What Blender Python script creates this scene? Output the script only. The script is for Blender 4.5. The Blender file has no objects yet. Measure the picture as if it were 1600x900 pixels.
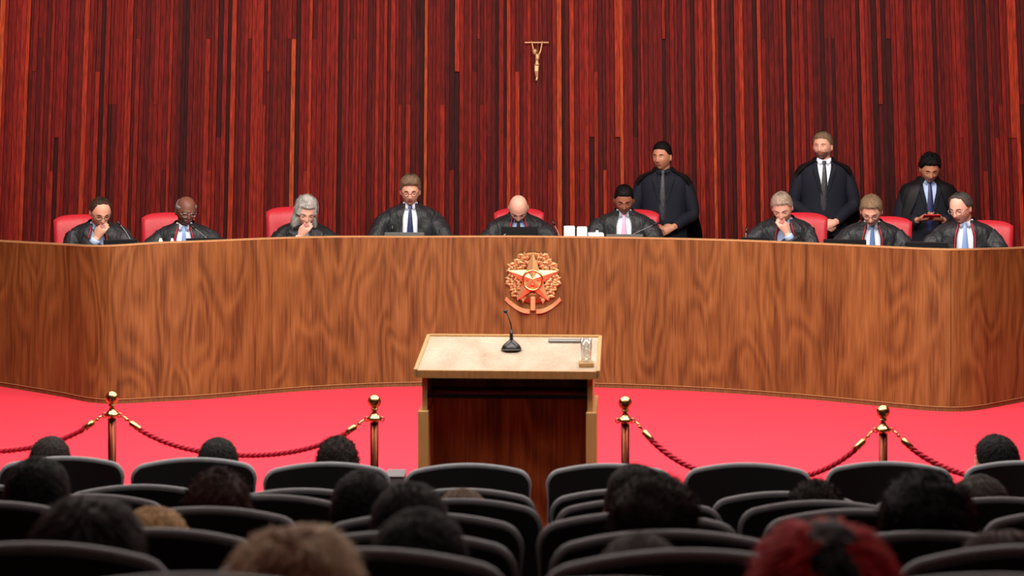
import bpy, math, random
import numpy as np
from mathutils import Vector, Matrix, Euler, noise
C = bpy.context.scene.collection
random.seed(7)
pi = math.pi
F = 3200.0; EYE = 2.4; HOR = 134.0
# ------------------------------------------------------------ camera, world, lights, exposure
cam = bpy.data.cameras.new('camera'); co = bpy.data.objects.new('camera', cam); C.objects.link(co)
co.location = (0, 0, EYE); co.rotation_euler = (pi/2, 0, 0)
cam.sensor_width = 36; cam.lens = 36*F/1600; cam.shift_y = -(450-HOR)/1600
cam.clip_end = 100
cam.dof.use_dof = True; cam.dof.focus_distance = 16.5; cam.dof.aperture_fstop = 5.0
bpy.context.scene.camera = co
w = bpy.data.worlds.new('world'); bpy.context.scene.world = w; w.use_nodes = True
w.node_tree.nodes['Background'].inputs[0].default_value = (1, .93, .88, 1)
w.node_tree.nodes['Background'].inputs[1].default_value = 0.035
vs = bpy.context.scene.view_settings
vs.view_transform = 'Standard'; vs.look = 'None'; vs.gamma = 1; vs.use_curve_mapping = False
vs.exposure = 0.0
def area(loc, target, sx, sy, power, col=(1, .95, .88)):
    l = bpy.data.lights.new('ceiling_lamp', 'AREA'); l.shape = 'RECTANGLE'; l.size = sx; l.size_y = sy
    l.energy = power; l.color = col
    o = bpy.data.objects.new('ceiling_lamp', l); C.objects.link(o); o.location = loc
    o.rotation_euler = (Vector(target)-Vector(loc)).to_track_quat('-Z', 'Y').to_euler()
    return o
area((0, 12.6, 5.6), (0, 12.4, 0), 10, 1.6, 620)
area((0, 8.2, 5.1), (0, 16.6, 1.2), 9, 1.0, 620)
area((-3.2, 13.6, 5.6), (-2.6, 17.6, 1.4), 3.5, 0.5, 90)
area((3.2, 13.6, 5.6), (2.6, 17.6, 1.4), 3.5, 0.5, 90)
area((0, 5.5, 5.6), (0, 6.0, 0), 6, 3, 60)

# ------------------------------------------------------------ materials
MATS = {}
def nodes(name):
    m = bpy.data.materials.new(name); m.use_nodes = True
    nt = m.node_tree; return m, nt, nt.nodes['Principled BSDF']
def srgb(c):
    return tuple(((v/255)/12.92 if v/255 <= .04045 else (((v/255)+.055)/1.055)**2.4) for v in c)+(1,)
def mat(name, col, rough=.6, metal=0, noise_amt=.0, scale=40, stretch=(1, 1, 1), coat=0, spec=.5, bump=0):
    if name in MATS: return MATS[name]
    m, nt, b = nodes(name); N = nt.nodes.new; L = nt.links.new
    b.inputs['Roughness'].default_value = rough; b.inputs['Metallic'].default_value = metal
    b.inputs['Coat Weight'].default_value = coat; b.inputs['Coat Roughness'].default_value = .15
    b.inputs['Specular IOR Level'].default_value = spec
    c = srgb(col)
    g = N('ShaderNodeNewGeometry'); mp = N('ShaderNodeMapping'); mp.inputs['Scale'].default_value = stretch
    nz = N('ShaderNodeTexNoise'); nz.inputs['Scale'].default_value = scale; nz.inputs['Detail'].default_value = 3
    L(g.outputs['Position'], mp.inputs[0]); L(mp.outputs[0], nz.inputs['Vector'])
    r = N('ShaderNodeValToRGB'); r.color_ramp.elements[0].position = .3; r.color_ramp.elements[1].position = .7
    k = noise_amt
    r.color_ramp.elements[0].color = tuple(v*(1-k) for v in c[:3])+(1,)
    r.color_ramp.elements[1].color = tuple(min(1, v*(1+k)) for v in c[:3])+(1,)
    L(nz.outputs[0], r.inputs[0]); L(r.outputs[0], b.inputs['Base Color'])
    if bump:
        bp = N('ShaderNodeBump'); bp.inputs['Strength'].default_value = bump; bp.inputs['Distance'].default_value = .003
        L(nz.outputs[0], bp.inputs['Height']); L(bp.outputs[0], b.inputs['Normal'])
    MATS[name] = m; return m
def veneer(name, dark, mid, light, rough=.42, figure=1.0):
    m, nt, b = nodes(name); N = nt.nodes.new; L = nt.links.new
    g = N('ShaderNodeNewGeometry')
    def nz(sc, stretch, detail=2, dist=0):
        mp = N('ShaderNodeMapping'); mp.inputs['Scale'].default_value = stretch
        n = N('ShaderNodeTexNoise'); n.inputs['Scale'].default_value = sc; n.inputs['Detail'].default_value = detail
        n.inputs['Distortion'].default_value = dist
        L(g.outputs['Position'], mp.inputs[0]); L(mp.outputs[0], n.inputs['Vector']); return n.outputs[0]
    def ma(op, a, bb):
        n = N('ShaderNodeMath'); n.operation = op
        for i, v in enumerate((a, bb)):
            if isinstance(v, (int, float)): n.inputs[i].default_value = v
            elif v is not None: L(v, n.inputs[i])
        return n.outputs[0]
    low = nz(3.4*figure, (1, .3, .26), 1.5, .25)
    ring = ma('SINE', ma('MULTIPLY', low, 58), None)
    fine = nz(85, (1, .5, .045), 4)
    broad = nz(9, (1, .5, .12), 3)
    s = ma('ADD', ma('MULTIPLY', ring, .075), ma('ADD', ma('MULTIPLY', fine, .55), ma('MULTIPLY', broad, .45)))
    r = N('ShaderNodeValToRGB'); e = r.color_ramp.elements
    e[0].position = .30; e[0].color = srgb(dark); e[1].position = .72; e[1].color = srgb(light)
    x = e.new(.50); x.color = srgb(mid)
    L(s, r.inputs[0]); L(r.outputs[0], b.inputs['Base Color'])
    b.inputs['Roughness'].default_value = rough; b.inputs['Specular IOR Level'].default_value = .35
    MATS[name] = m; return m
slat_cols = [(52, 11, 10), (76, 14, 11), (92, 17, 12), (105, 19, 13), (114, 24, 15), (126, 31, 18), (146, 44, 22), (160, 64, 30)]
SL = [mat('padauk_%s' % n, c, .55, 0, .45, 26, (3, 3, .12), spec=.08) for n, c in zip(
    ['near_black', 'deep_maroon', 'maroon', 'dark_red', 'red', 'bright_red', 'orange_red', 'amber'], slat_cols)]
BACK = mat('dark_backing_board', (28, 8, 8), .8)
VEN = veneer('bench_veneer', (82, 49, 22), (116, 75, 36), (138, 95, 51))
VEN_D = veneer('lectern_dark_veneer', (104, 62, 30), (148, 92, 48), (178, 120, 68), .4, .8)
VEN_L = veneer('lectern_pale_veneer', (160, 142, 122), (180, 162, 142), (194, 177, 158), .3, .6)
EDGE = mat('bench_edge_band', (176, 140, 92), .4, 0, .1)
KICK = mat('bench_plinth', (104, 74, 36), .5, 0, .35, 30, (3, 3, .2))
OLIVE = mat('lectern_edge_band', (178, 134, 80), .45, 0, .12, 30, (3, 3, .2))
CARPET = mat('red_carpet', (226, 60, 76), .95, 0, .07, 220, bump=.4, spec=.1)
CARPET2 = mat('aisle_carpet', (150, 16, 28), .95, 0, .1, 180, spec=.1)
PLASTER = mat('plaster', (150, 140, 132), .9, 0, .04)
WALLRED = mat('side_wall_wood', (92, 24, 18), .5, 0, .3, 20, (3, 3, .1))
BRASS = mat('polished_brass', (226, 190, 126), .2, 1, .04)
GOLD = mat('gilded_relief', (206, 166, 118), .5, .55, .12, 90)
STARM = mat('star_brass', (214, 176, 120), .36, .75, .06)
BRASS_DARK = mat('darkened_brass_tube', (104, 52, 36), .28, 1, .06)  # polished brass; the dark surroundings it mirrors are put into the colour
ROPE = mat('crimson_rope', (206, 22, 56), .7, 0, .25, 120)
BLACKP = mat('black_chair_fabric', (7, 7, 9), .6, 0, .2, 90, spec=.3)
RIM = mat('grey_chair_rim', (120, 122, 126), .5, 0, .1)
CHROME = mat('chrome', (200, 200, 205), .2, 1)
DARKM = mat('black_plastic', (10, 10, 12), .35, 0, .05)
REDL = mat('red_leather', (186, 30, 44), .5, 0, .1, 60, bump=.2)
WHITE = mat('white_paper', (240, 240, 244), .7, 0, .02)
SHIRT = mat('white_shirt', (226, 232, 246), .8, 0, .03)
SHIRTB = mat('pale_blue_shirt', (176, 196, 232), .8, 0, .03)
ROBE = mat('black_robe', (32, 33, 37), .58, 0, .3, 9, (1.6, 1.6, .7), spec=.45, bump=1)
ROBE.node_tree.nodes['Bump'].inputs['Distance'].default_value = .035
SUIT = mat('navy_black_suit', (14, 17, 29), .8, 0, .15, spec=.3)
CAPE = mat('black_cape', (8, 8, 10), .6, 0, .3, 14, spec=.3)
CORD = mat('crimson_cord', (196, 24, 48), .6, 0, .1)
GREYM = mat('grey_metal', (120, 120, 118), .4, .6)
GLASSF = mat('spectacle_frame', (30, 24, 22), .4)
GLASSM = mat('metal_spectacle_frame', (190, 190, 190), .3, 1)
LIP = mat('lips', (158, 84, 76), .5, 0, .1)
EYEW = mat('eye_white', (205, 195, 190), .4); EYED = mat('eye_dark', (30, 18, 14), .3)
def thin_glass(name, tint, k):
    m = bpy.data.materials.new(name); m.use_nodes = True; nt = m.node_tree; nt.nodes.clear(); N = nt.nodes.new; L = nt.links.new
    o = N('ShaderNodeOutputMaterial'); mx = N('ShaderNodeMixShader'); t = N('ShaderNodeBsdfTransparent'); g = N('ShaderNodeBsdfGlossy'); f = N('ShaderNodeLayerWeight')
    t.inputs[0].default_value = tint; g.inputs['Roughness'].default_value = .05; f.inputs[0].default_value = k
    L(f.outputs['Facing'], mx.inputs[0]); L(t.outputs[0], mx.inputs[1]); L(g.outputs[0], mx.inputs[2]); L(mx.outputs[0], o.inputs[0]); return m
GLASS = thin_glass('clear_glass', (.93, .95, .95, 1), .35); WATER = thin_glass('water', (.95, .97, .97, 1), .2)
def skin(n, c):
    m = mat('skin_'+n, c, .5, 0, .07, 60, spec=.4)
    b = m.node_tree.nodes['Principled BSDF']; b.inputs['Subsurface Weight'].default_value = .08
    b.inputs['Subsurface Radius'].default_value = (.01, .004, .002); return m
SK = {'pale': skin('pale', (226, 168, 146)), 'light': skin('light', (214, 158, 132)), 'tan': skin('tan', (182, 124, 96)),
      'brown': skin('brown', (146, 92, 70)), 'deep': skin('deep', (112, 70, 54))}
def hairm(n, c, r=.65): return mat('hair_'+n, c, r, 0, .4, 160, (1, 1, .25), bump=.6, spec=.15)
HR = {k: hairm(k, v) for k, v in dict(black=(14, 12, 12), darkbrown=(34, 25, 22), grey=(120, 114, 110), silver=(168, 164, 158), fairgrey=(160, 140, 124), fair=(128, 106, 82),
      ash=(118, 97, 78), blond=(232, 202, 168), brown=(62, 46, 38), white=(206, 186, 174), red=(196, 14, 26), auburn=(58, 32, 28), dimgrey=(74, 68, 64), straw=(206, 168, 118)).items()}

# ------------------------------------------------------------ mesh helpers
class MB:
    def __init__(s): s.v = []; s.f = []; s.m = []
    def add(s, vs, fs, mi=0):
        o = len(s.v); s.v += [tuple(v) for v in vs]; s.f += [tuple(i+o for i in f) for f in fs]; s.m += [mi]*len(fs); return s
    def box(s, c, d, mi=0, rot=None, bev=0):
        x, y, z = [a/2 for a in d]
        if bev:
            b = min(bev, x*.9, y*.9, z*.9); vs = []; 
            # chamfered box: 24 verts
            for sx in (-1, 1):
                for sy in (-1, 1):
                    for sz in (-1, 1):
                        vs += [(sx*x, sy*(y-b), sz*(z-b)), (sx*(x-b), sy*y, sz*(z-b)), (sx*(x-b), sy*(y-b), sz*z)]
            def i(sx, sy, sz, k): return (((sx > 0)*4+(sy > 0)*2+(sz > 0))*3+k)
            fs = []
            for q in (-1, 1):
                fs.append([i(q, a, b2, 0) for a, b2 in ((-1, -1), (1, -1), (1, 1), (-1, 1))][::q])
                fs.append([i(a, q, b2, 1) for a, b2 in ((-1, -1), (1, -1), (1, 1), (-1, 1))][::-q])
                fs.append([i(a, b2, q, 2) for a, b2 in ((-1, -1), (1, -1), (1, 1), (-1, 1))][::q])
            for a in (-1, 1):
                for b2 in (-1, 1):
                    fs.append([i(a, b2, -1, 0), i(a, b2, 1, 0), i(a, b2, 1, 1), i(a, b2, -1, 1)][::a*b2])
                    fs.append([i(a, -1, b2, 0), i(a, -1, b2, 2), i(a, 1, b2, 2), i(a, 1, b2, 0)][::a*b2])
                    fs.append([i(-1, a, b2, 1), i(1, a, b2, 1), i(1, a, b2, 2), i(-1, a, b2, 2)][::a*b2])
            for a in (-1, 1):
                for b2 in (-1, 1):
                    for c2 in (-1, 1):
                        fs.append([i(a, b2, c2, 0), i(a, b2, c2, 1), i(a, b2, c2, 2)][::a*b2*c2])
        else:
            vs = [(sx*x, sy*y, sz*z) for sx in (-1, 1) for sy in (-1, 1) for sz in (-1, 1)]
            fs = [(0, 1, 3, 2), (4, 6, 7, 5), (0, 4, 5, 1), (2, 3, 7, 6), (0, 2, 6, 4), (1, 5, 7, 3)]
        M = rot if rot is not None else Matrix.Identity(3)
        c = Vector(c); return s.add([M @ Vector(v)+c for v in vs], fs, mi)
    def tube(s, pts, rad, n=10, mi=0, caps=True, flat=(1, 1), up=None):
        pts = [Vector(p) for p in pts]; k = len(pts)
        if not hasattr(rad, '__len__'): rad = [rad]*k
        vs = []; prev = None
        for i, p in enumerate(pts):
            t = (pts[min(i+1, k-1)]-pts[max(i-1, 0)]).normalized()
            if prev is None:
                a = Vector(up) if up else (Vector((0, 0, 1)) if abs(t.z) < .9 else Vector((0, 1, 0)))
            else: a = prev
            u = (a - t*a.dot(t)).normalized(); prev = u; q = t.cross(u)
            for j in range(n):
                A = 2*pi*j/n; vs.append(p+u*(math.cos(A)*rad[i]*flat[0])+q*(math.sin(A)*rad[i]*flat[1]))
        fs = [(i*n+j, i*n+(j+1) % n, (i+1)*n+(j+1) % n, (i+1)*n+j) for i in range(k-1) for j in range(n)]
        if caps: fs += [tuple(range(n))[::-1], tuple(range((k-1)*n, k*n))]
        return s.add(vs, fs, mi)
    def lathe(s, prof, c=(0, 0, 0), n=20, mi=0, M=None):
        vs = [Vector((r*math.cos(2*pi*j/n), r*math.sin(2*pi*j/n), z)) for r, z in prof for j in range(n)]
        if M is not None: vs = [M @ v for v in vs]
        c = Vector(c); vs = [v+c for v in vs]
        fs = [(i*n+j, i*n+(j+1) % n, (i+1)*n+(j+1) % n, (i+1)*n+j) for i in range(len(prof)-1) for j in range(n)]
        fs += [tuple(range(n))[::-1], tuple(range((len(prof)-1)*n, len(prof)*n))]
        return s.add(vs, fs, mi)
    def ball(s, c, r, n=12, mi=0, M=None):
        if not hasattr(r, '__len__'): r = (r, r, r)
        vs = []; fs = []
        for i in range(n+1):
            th = pi*i/n
            for j in range(2*n):
                ph = pi*j/n; v = Vector((math.sin(th)*math.cos(ph)*r[0], math.sin(th)*math.sin(ph)*r[1], math.cos(th)*r[2]))
                vs.append((M @ v if M is not None else v)+Vector(c))
        for i in range(n):
            for j in range(2*n):
                fs.append((i*2*n+j, (i+1)*2*n+j, (i+1)*2*n+(j+1) % (2*n), i*2*n+(j+1) % (2*n)))
        return s.add(vs, fs, mi)
    def prism(s, poly, y0, y1, mi=0):      # polygon in (x,z), extruded along y
        n = len(poly); vs = [(x, y0, z) for x, z in poly]+[(x, y1, z) for x, z in poly]
        fs = [tuple(range(n)), tuple(range(n, 2*n))[::-1]]+[(i, i+n, (i+1) % n+n, (i+1) % n) for i in range(n)]
        return s.add(vs, fs, mi)
    def xf(s, M): s.v = [tuple(M @ Vector(v)) for v in s.v]; return s
    def mesh(s, name, mats, smooth=True):
        me = bpy.data.meshes.new(name); me.from_pydata(s.v, [], s.f)
        for m in (mats if isinstance(mats, (list, tuple)) else [mats]): me.materials.append(m)
        me.polygons.foreach_set('material_index', s.m)
        me.polygons.foreach_set('use_smooth', [smooth]*len(s.f)); me.update(); return me
    def build(s, name, mats, parent=None, smooth=True, loc=None):
        o = bpy.data.objects.new(name, s.mesh(name, mats, smooth)); C.objects.link(o)
        if parent: o.parent = parent
        if loc: o.location = loc
        if smooth == 'auto': pass
        return o
def soften(o, ang=40):      # smooth shading with sharp edges kept
    me = o.data; me.set_sharp_from_angle(angle=math.radians(ang)); return o
def tag(o, label=None, cat=None, group=None, kind=None):
    for k, v in (('label', label), ('category', cat), ('group', group), ('kind', kind)):
        if v: o[k] = v
    return o
def thing(name, label, cat, loc=(0, 0, 0), rz=0, group=None):
    o = bpy.data.objects.new(name, None); C.objects.link(o); o.empty_display_size = .1
    o.location = loc; o.rotation_euler = (0, 0, rz); return tag(o, label, cat, group)
def dup(root, loc, rz, label, cat=None, group=None):
    r = root.copy(); C.objects.link(r); r.location = loc; r.rotation_euler = (0, 0, rz); tag(r, label, cat, group)
    for ch in list(root.children):
        c = ch.copy(); C.objects.link(c); c.parent = r
        for g in list(ch.children):
            d = g.copy(); C.objects.link(d); d.parent = c
    return r
def at(px, py, Y): return Vector(((px-800)*Y/F, Y, EYE-(py-HOR)*Y/F))
def atx(px, Y): return (px-800)*Y/F
def spline(pts, n):
    pts = [Vector(p) for p in pts]; out = []
    P = [pts[0]*2-pts[1]]+pts+[pts[-1]*2-pts[-2]]
    for i in range(len(pts)-1):
        for k in range(n):
            t = k/n; a, b, c, d = P[i:i+4]
            out.append(.5*((2*b)+(c-a)*t+(2*a-5*b+4*c-d)*t*t+(3*b-3*c+d-a)*t**3))
    return out+[pts[-1]]

# ------------------------------------------------------------ the setting
PLAT = .15
m = MB(); m.box((0, 14.4, -.05), (18, 11.0, .1)); m.box((0, 8.91, -.17), (18, .04, .34))
stage = tag(m.build('floor', CARPET, smooth=False), kind='structure')
ROWY = {'A': 8.2, 'B': 7.0, 'C': 6.19, 'D': 5.16, 'E': 4.3, 'F': 3.4, 'G': 2.61}
ROWP = {'A': 722, 'B': 762, 'C': 779, 'D': 796, 'E': 828, 'F': 856, 'G': 896}
CH = 1.12
ROWF = {k: EYE-(ROWP[k]-HOR)*ROWY[k]/F-CH for k in ROWY}
m = MB(); ks = 'ABCDEFG'; edges = [8.93]+[(ROWY[a]+ROWY[b])/2+.12 for a, b in zip(ks, ks[1:])]+[-1.5]
for i, k in enumerate(ks):
    y1, y0 = edges[i], edges[i+1]; m.box((0, (y0+y1)/2, (ROWF[k]-1)/2), (18, y1-y0, ROWF[k]+1.0))
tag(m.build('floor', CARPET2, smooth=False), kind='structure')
tag(MB().box((0, 9, 5.85), (18.4, 22, .1)).build('ceiling', PLASTER, smooth=False), kind='structure')
tag(MB().box((-9.05, 9, 2.4), (.1, 21.5, 7)).build('wall_left', WALLRED, smooth=False), kind='structure')
tag(MB().box((9.05, 9, 2.4), (.1, 21.5, 7)).build('wall_right', WALLRED, smooth=False), kind='structure')
tag(MB().box((0, -1.6, 2.4), (18.2, .1, 7)).build('wall_front', PLASTER, smooth=False), kind='structure')
# slatted back wall: leans back slightly, slats fan in a little towards the top
def wallp(X, z, off=0):
    Y = 18.75-.016*X*X + .09*(z-1.2) - off
    return Vector((X*(1-.004*(z-1.2)), Y, z))
WZ0, WZ1 = 0, 5.8
m = MB(); n = 60
vs = []
for i in range(n+1):
    X = -9+18*i/n
    vs += [wallp(X, WZ0), wallp(X, WZ1), wallp(X, WZ0, -.2), wallp(X, WZ1, -.2)]
fs = []
for i in range(n):
    a = i*4; b = a+4
    fs += [(a, b, b+1, a+1), (b+2, a+2, a+3, b+3), (a+1, b+1, b+3, a+3)]
m.add(vs, fs)
wall = tag(m.build('wall_back', BACK), kind='structure')
def slatgeo(mb, X, wd, z0, z1, dep, mi=0):
    vs = []
    for z in (z0, z1):
        for xx in (-wd/2, wd/2):
            for off in (-.01, dep):
                vs.append(wallp(X+xx, z, off))
    mb.add(vs, [(1, 3, 7, 5), (0, 1, 5, 4), (2, 6, 7, 3), (4, 5, 7, 6), (0, 2, 3, 1)], mi)
X = -8.95; cols = []
rs = random.Random(11)
while X < 8.95:
    wd = rs.choice([.026, .03, .034, .038, .042, .042]); cols.append((X+wd/2, wd)); X += wd+rs.choice([.002, .003, .004])
joints = [1.63, 1.93, 2.23, 2.53, 2.83]
stuff = MB(); count = 0; stride = 0
prevcol = 3
for (X, wd) in cols:
    inview = abs(X) < 4.85
    def pick():
        r = rs.random()
        return 0 if r < .13 else 1 if r < .34 else 2 if r < .56 else 3 if r < .72 else 4 if r < .84 else 5 if r < .92 else 6 if r < .978 else 7
    def depth(ci): return {0: .012, 1: .016, 2: .02, 3: .026, 4: .03, 5: .036, 6: .042, 7: .044}[ci]+rs.uniform(-.004, .004)
    zs = [WZ0+.0, WZ1]
    if inview:
        if rs.random() < .30: zs = [WZ0, rs.choice(joints), WZ1]
    elif rs.random() < .5: zs = [WZ0, rs.uniform(1, 4), WZ1]
    for a, b in zip(zs, zs[1:]):
        ci = pick()
        if inview and count < 300:
            o = MB(); slatgeo(o, X, wd, a+.001, b-.001, depth(ci)); o.build('slat', SL[ci], wall, False); count += 1
        else: slatgeo(stuff, X, wd, a, b, depth(ci), ci)
tag(stuff.build('slat_run', SL, wall, False), kind='stuff')

# ------------------------------------------------------------ curved bench
BP = [(-180, 17.25, 1.16), (-80, 16.75, 1.162), (0, 16.34, 1.166), (93, 15.82, 1.18), (137, 15.54, 1.19), (180, 15.45, 1.20), (249, 15.56, 1.212), (320, 15.68, 1.215), (444, 16.02, 1.215), (538, 16.22, 1.21), (640, 16.34, 1.2),
      (800, 16.38, 1.2), (940, 16.28, 1.2), (1064, 16.12, 1.2), (1158, 15.94, 1.2), (1220, 15.78, 1.2), (1280, 15.62, 1.2), (1347, 15.42, 1.2), (1430, 15.17, 1.2), (1470, 15.09, 1.2), (1500, 15.08, 1.2), (1533, 15.17, 1.195),
      (1600, 15.55, 1.175), (1680, 16.0, 1.17), (1800, 16.8, 1.17)]
bpts = spline([(atx(p, Y), Y, h) for p, Y, h in BP], 6)
def bench_Y(px):
    best = min(bpts, key=lambda q: abs(800+F*q.x/q.y-px)); return best.y
def offs(pts, d):
    out = []
    for i, p in enumerate(pts):
        t = pts[min(i+1, len(pts)-1)]-pts[max(i-1, 0)]; nrm = Vector((-t.y, t.x, 0)).normalized()
        out.append(Vector((p.x, p.y, p.z))+nrm*d)
    return out
def band(pts, d0, d1, z0, z1):   # z1 None = use curve height; returns MB; numbers relative to curve top when negative-tuple
    A = offs(pts, d0); B = offs(pts, d1); vs = []
    for a, b in zip(A, B):
        lo = z0 if z0 >= 0 else a.z+z0; hi = z1 if z1 is not None else a.z
        vs += [(a.x, a.y, lo), (a.x, a.y, hi), (b.x, b.y, hi), (b.x, b.y, lo)]
    fs = []
    for i in range(len(pts)-1):
        o = i*4
        for k in range(4): fs.append((o+k, o+4+k, o+4+(k+1) % 4, o+(k+1) % 4))
    e = (len(pts)-1)*4; fs += [(0, 1, 2, 3), (e+3, e+2, e+1, e)]
    return MB().add(vs, fs)
bench = thing('judges_bench', 'long curved wood-veneer judges bench with a tall front, standing on the red carpet', 'bench', (0, 0, 0))
def cut(px0, px1): return [p for p in bpts if px0 <= 800+F*p.x/p.y <= px1]
joint_px = [-400, 428, 1490, 2400]
for a, b in zip(joint_px, joint_px[1:]):
    idx = [i for i, p in enumerate(bpts) if a <= 800+F*p.x/p.y <= b]
    seg = bpts[max(idx[0]-1, 0):idx[-1]+1]
    seg = [p.copy() for p in seg]
    t = (seg[1]-seg[0]).normalized()*.003; seg[0] = seg[0]+t
    q = band(seg, 0, .035, .035, None)
    q.v = [(x, y, z-.012 if z > 1 else z) for x, y, z in q.v]
    soften(q.build('front_panel', VEN, bench))
q = band(bpts, -.002, .045, -.012, None); soften(q.build('top_edge', EDGE, bench))
soften(band(bpts, .004, .03, 0, .035).build('plinth', KICK, bench))
soften(band(bpts, -.003, .004, .033, .037).build('edge_strip', EDGE, bench))
soften(band(bpts, .045, .62, .87, .90).build('desk_top', VEN, bench))
soften(band(bpts, .56, .58, PLAT, .87).build('rear_panel', VEN_D, bench))
# platform behind the bench
A = offs(bpts, .04); vs = []; fs = []
for i, a in enumerate(A):
    vs += [(a.x, a.y, PLAT), (a.x, 19.0, PLAT)]
    if i: fs.append((2*i-2, 2*i, 2*i+1, 2*i-1))
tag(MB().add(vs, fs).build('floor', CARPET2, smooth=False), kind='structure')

# ------------------------------------------------------------ people
def head_pt(d):
    x, y, z = d
    px, py, pz = x*.077, y*.098, z*.118
    if z < 0:
        t = -z
        px *= 1-.30*t**1.6
        if y > 0: py *= 1-.50*t; 
        else: py = py*(1-.04*t)-.010*t*max(0, -y)
    else: px *= 1+.17*z*z+.02; py *= 1+.12*z*z; pz *= .97
    if y > 0 and z > -.2: px *= 1.0+.03*y
    if y < 0:
        f = -y
        def g(cx, cz, sx, sz): return math.exp(-((px-cx)/sx)**2-((pz-cz)/sz)**2)
        dy = 0
        k = 0
        if -.048 < pz < .03:
            tt = min(1, max(0, (.022-pz)/.055)); k = (.004+.020*tt)*math.exp(-(px/(.008+.006*tt))**2)
            if pz < -.036: k *= max(0, 1-(-.036-pz)/.010)
        dy += k
        dy += .005*g(-.026, .026, .020, .008)+.005*g(.026, .026, .020, .008)
        dy -= .010*g(-.031, .005, .017, .012)+.010*g(.031, .005, .017, .012)
        dy += .005*g(-.042, -.028, .018, .016)+.005*g(.042, -.028, .018, .016)
        dy += .006*g(0, -.055, .022, .0055)+.007*g(0, -.068, .019, .006)-.004*g(0, -.0615, .022, .0025)
        dy -= .004*g(0, -.08, .02, .006)
        dy += .010*g(0, -.100, .022, .014)
        py -= dy*min(1, f*1.6)
    return Vector((px, py, pz))
def sph(nth, nph):
    out = []
    for i in range(nth+1):
        th = pi*i/nth
        for j in range(nph):
            ph = 2*pi*j/nph; out.append(Vector((math.sin(th)*math.sin(ph), -math.sin(th)*math.cos(ph), math.cos(th))))
    fs = [(i*nph+j, (i+1)*nph+j, (i+1)*nph+(j+1) % nph, i*nph+(j+1) % nph) for i in range(nth) for j in range(nph)]
    return out, fs
DH, FH = sph(52, 64)
HEADV = [head_pt(d) for d in DH]
def add_head(mb, M):
    mb.add([M @ v for v in HEADV], FH)
    R3 = M.to_3x3()
    for s in (-1, 1):
        R = R3 @ Matrix.Rotation(s*.35, 3, 'Z') @ Matrix.Rotation(-.15, 3, 'X')
        mb.ball(M @ Vector((s*.078, .010, -.008)), (.009, .019, .032), 8, 0, R)
def sstep(a, b, x):
    t = min(1, max(0, (x-a)/(b-a))); return t*t*(3-2*t)
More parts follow.
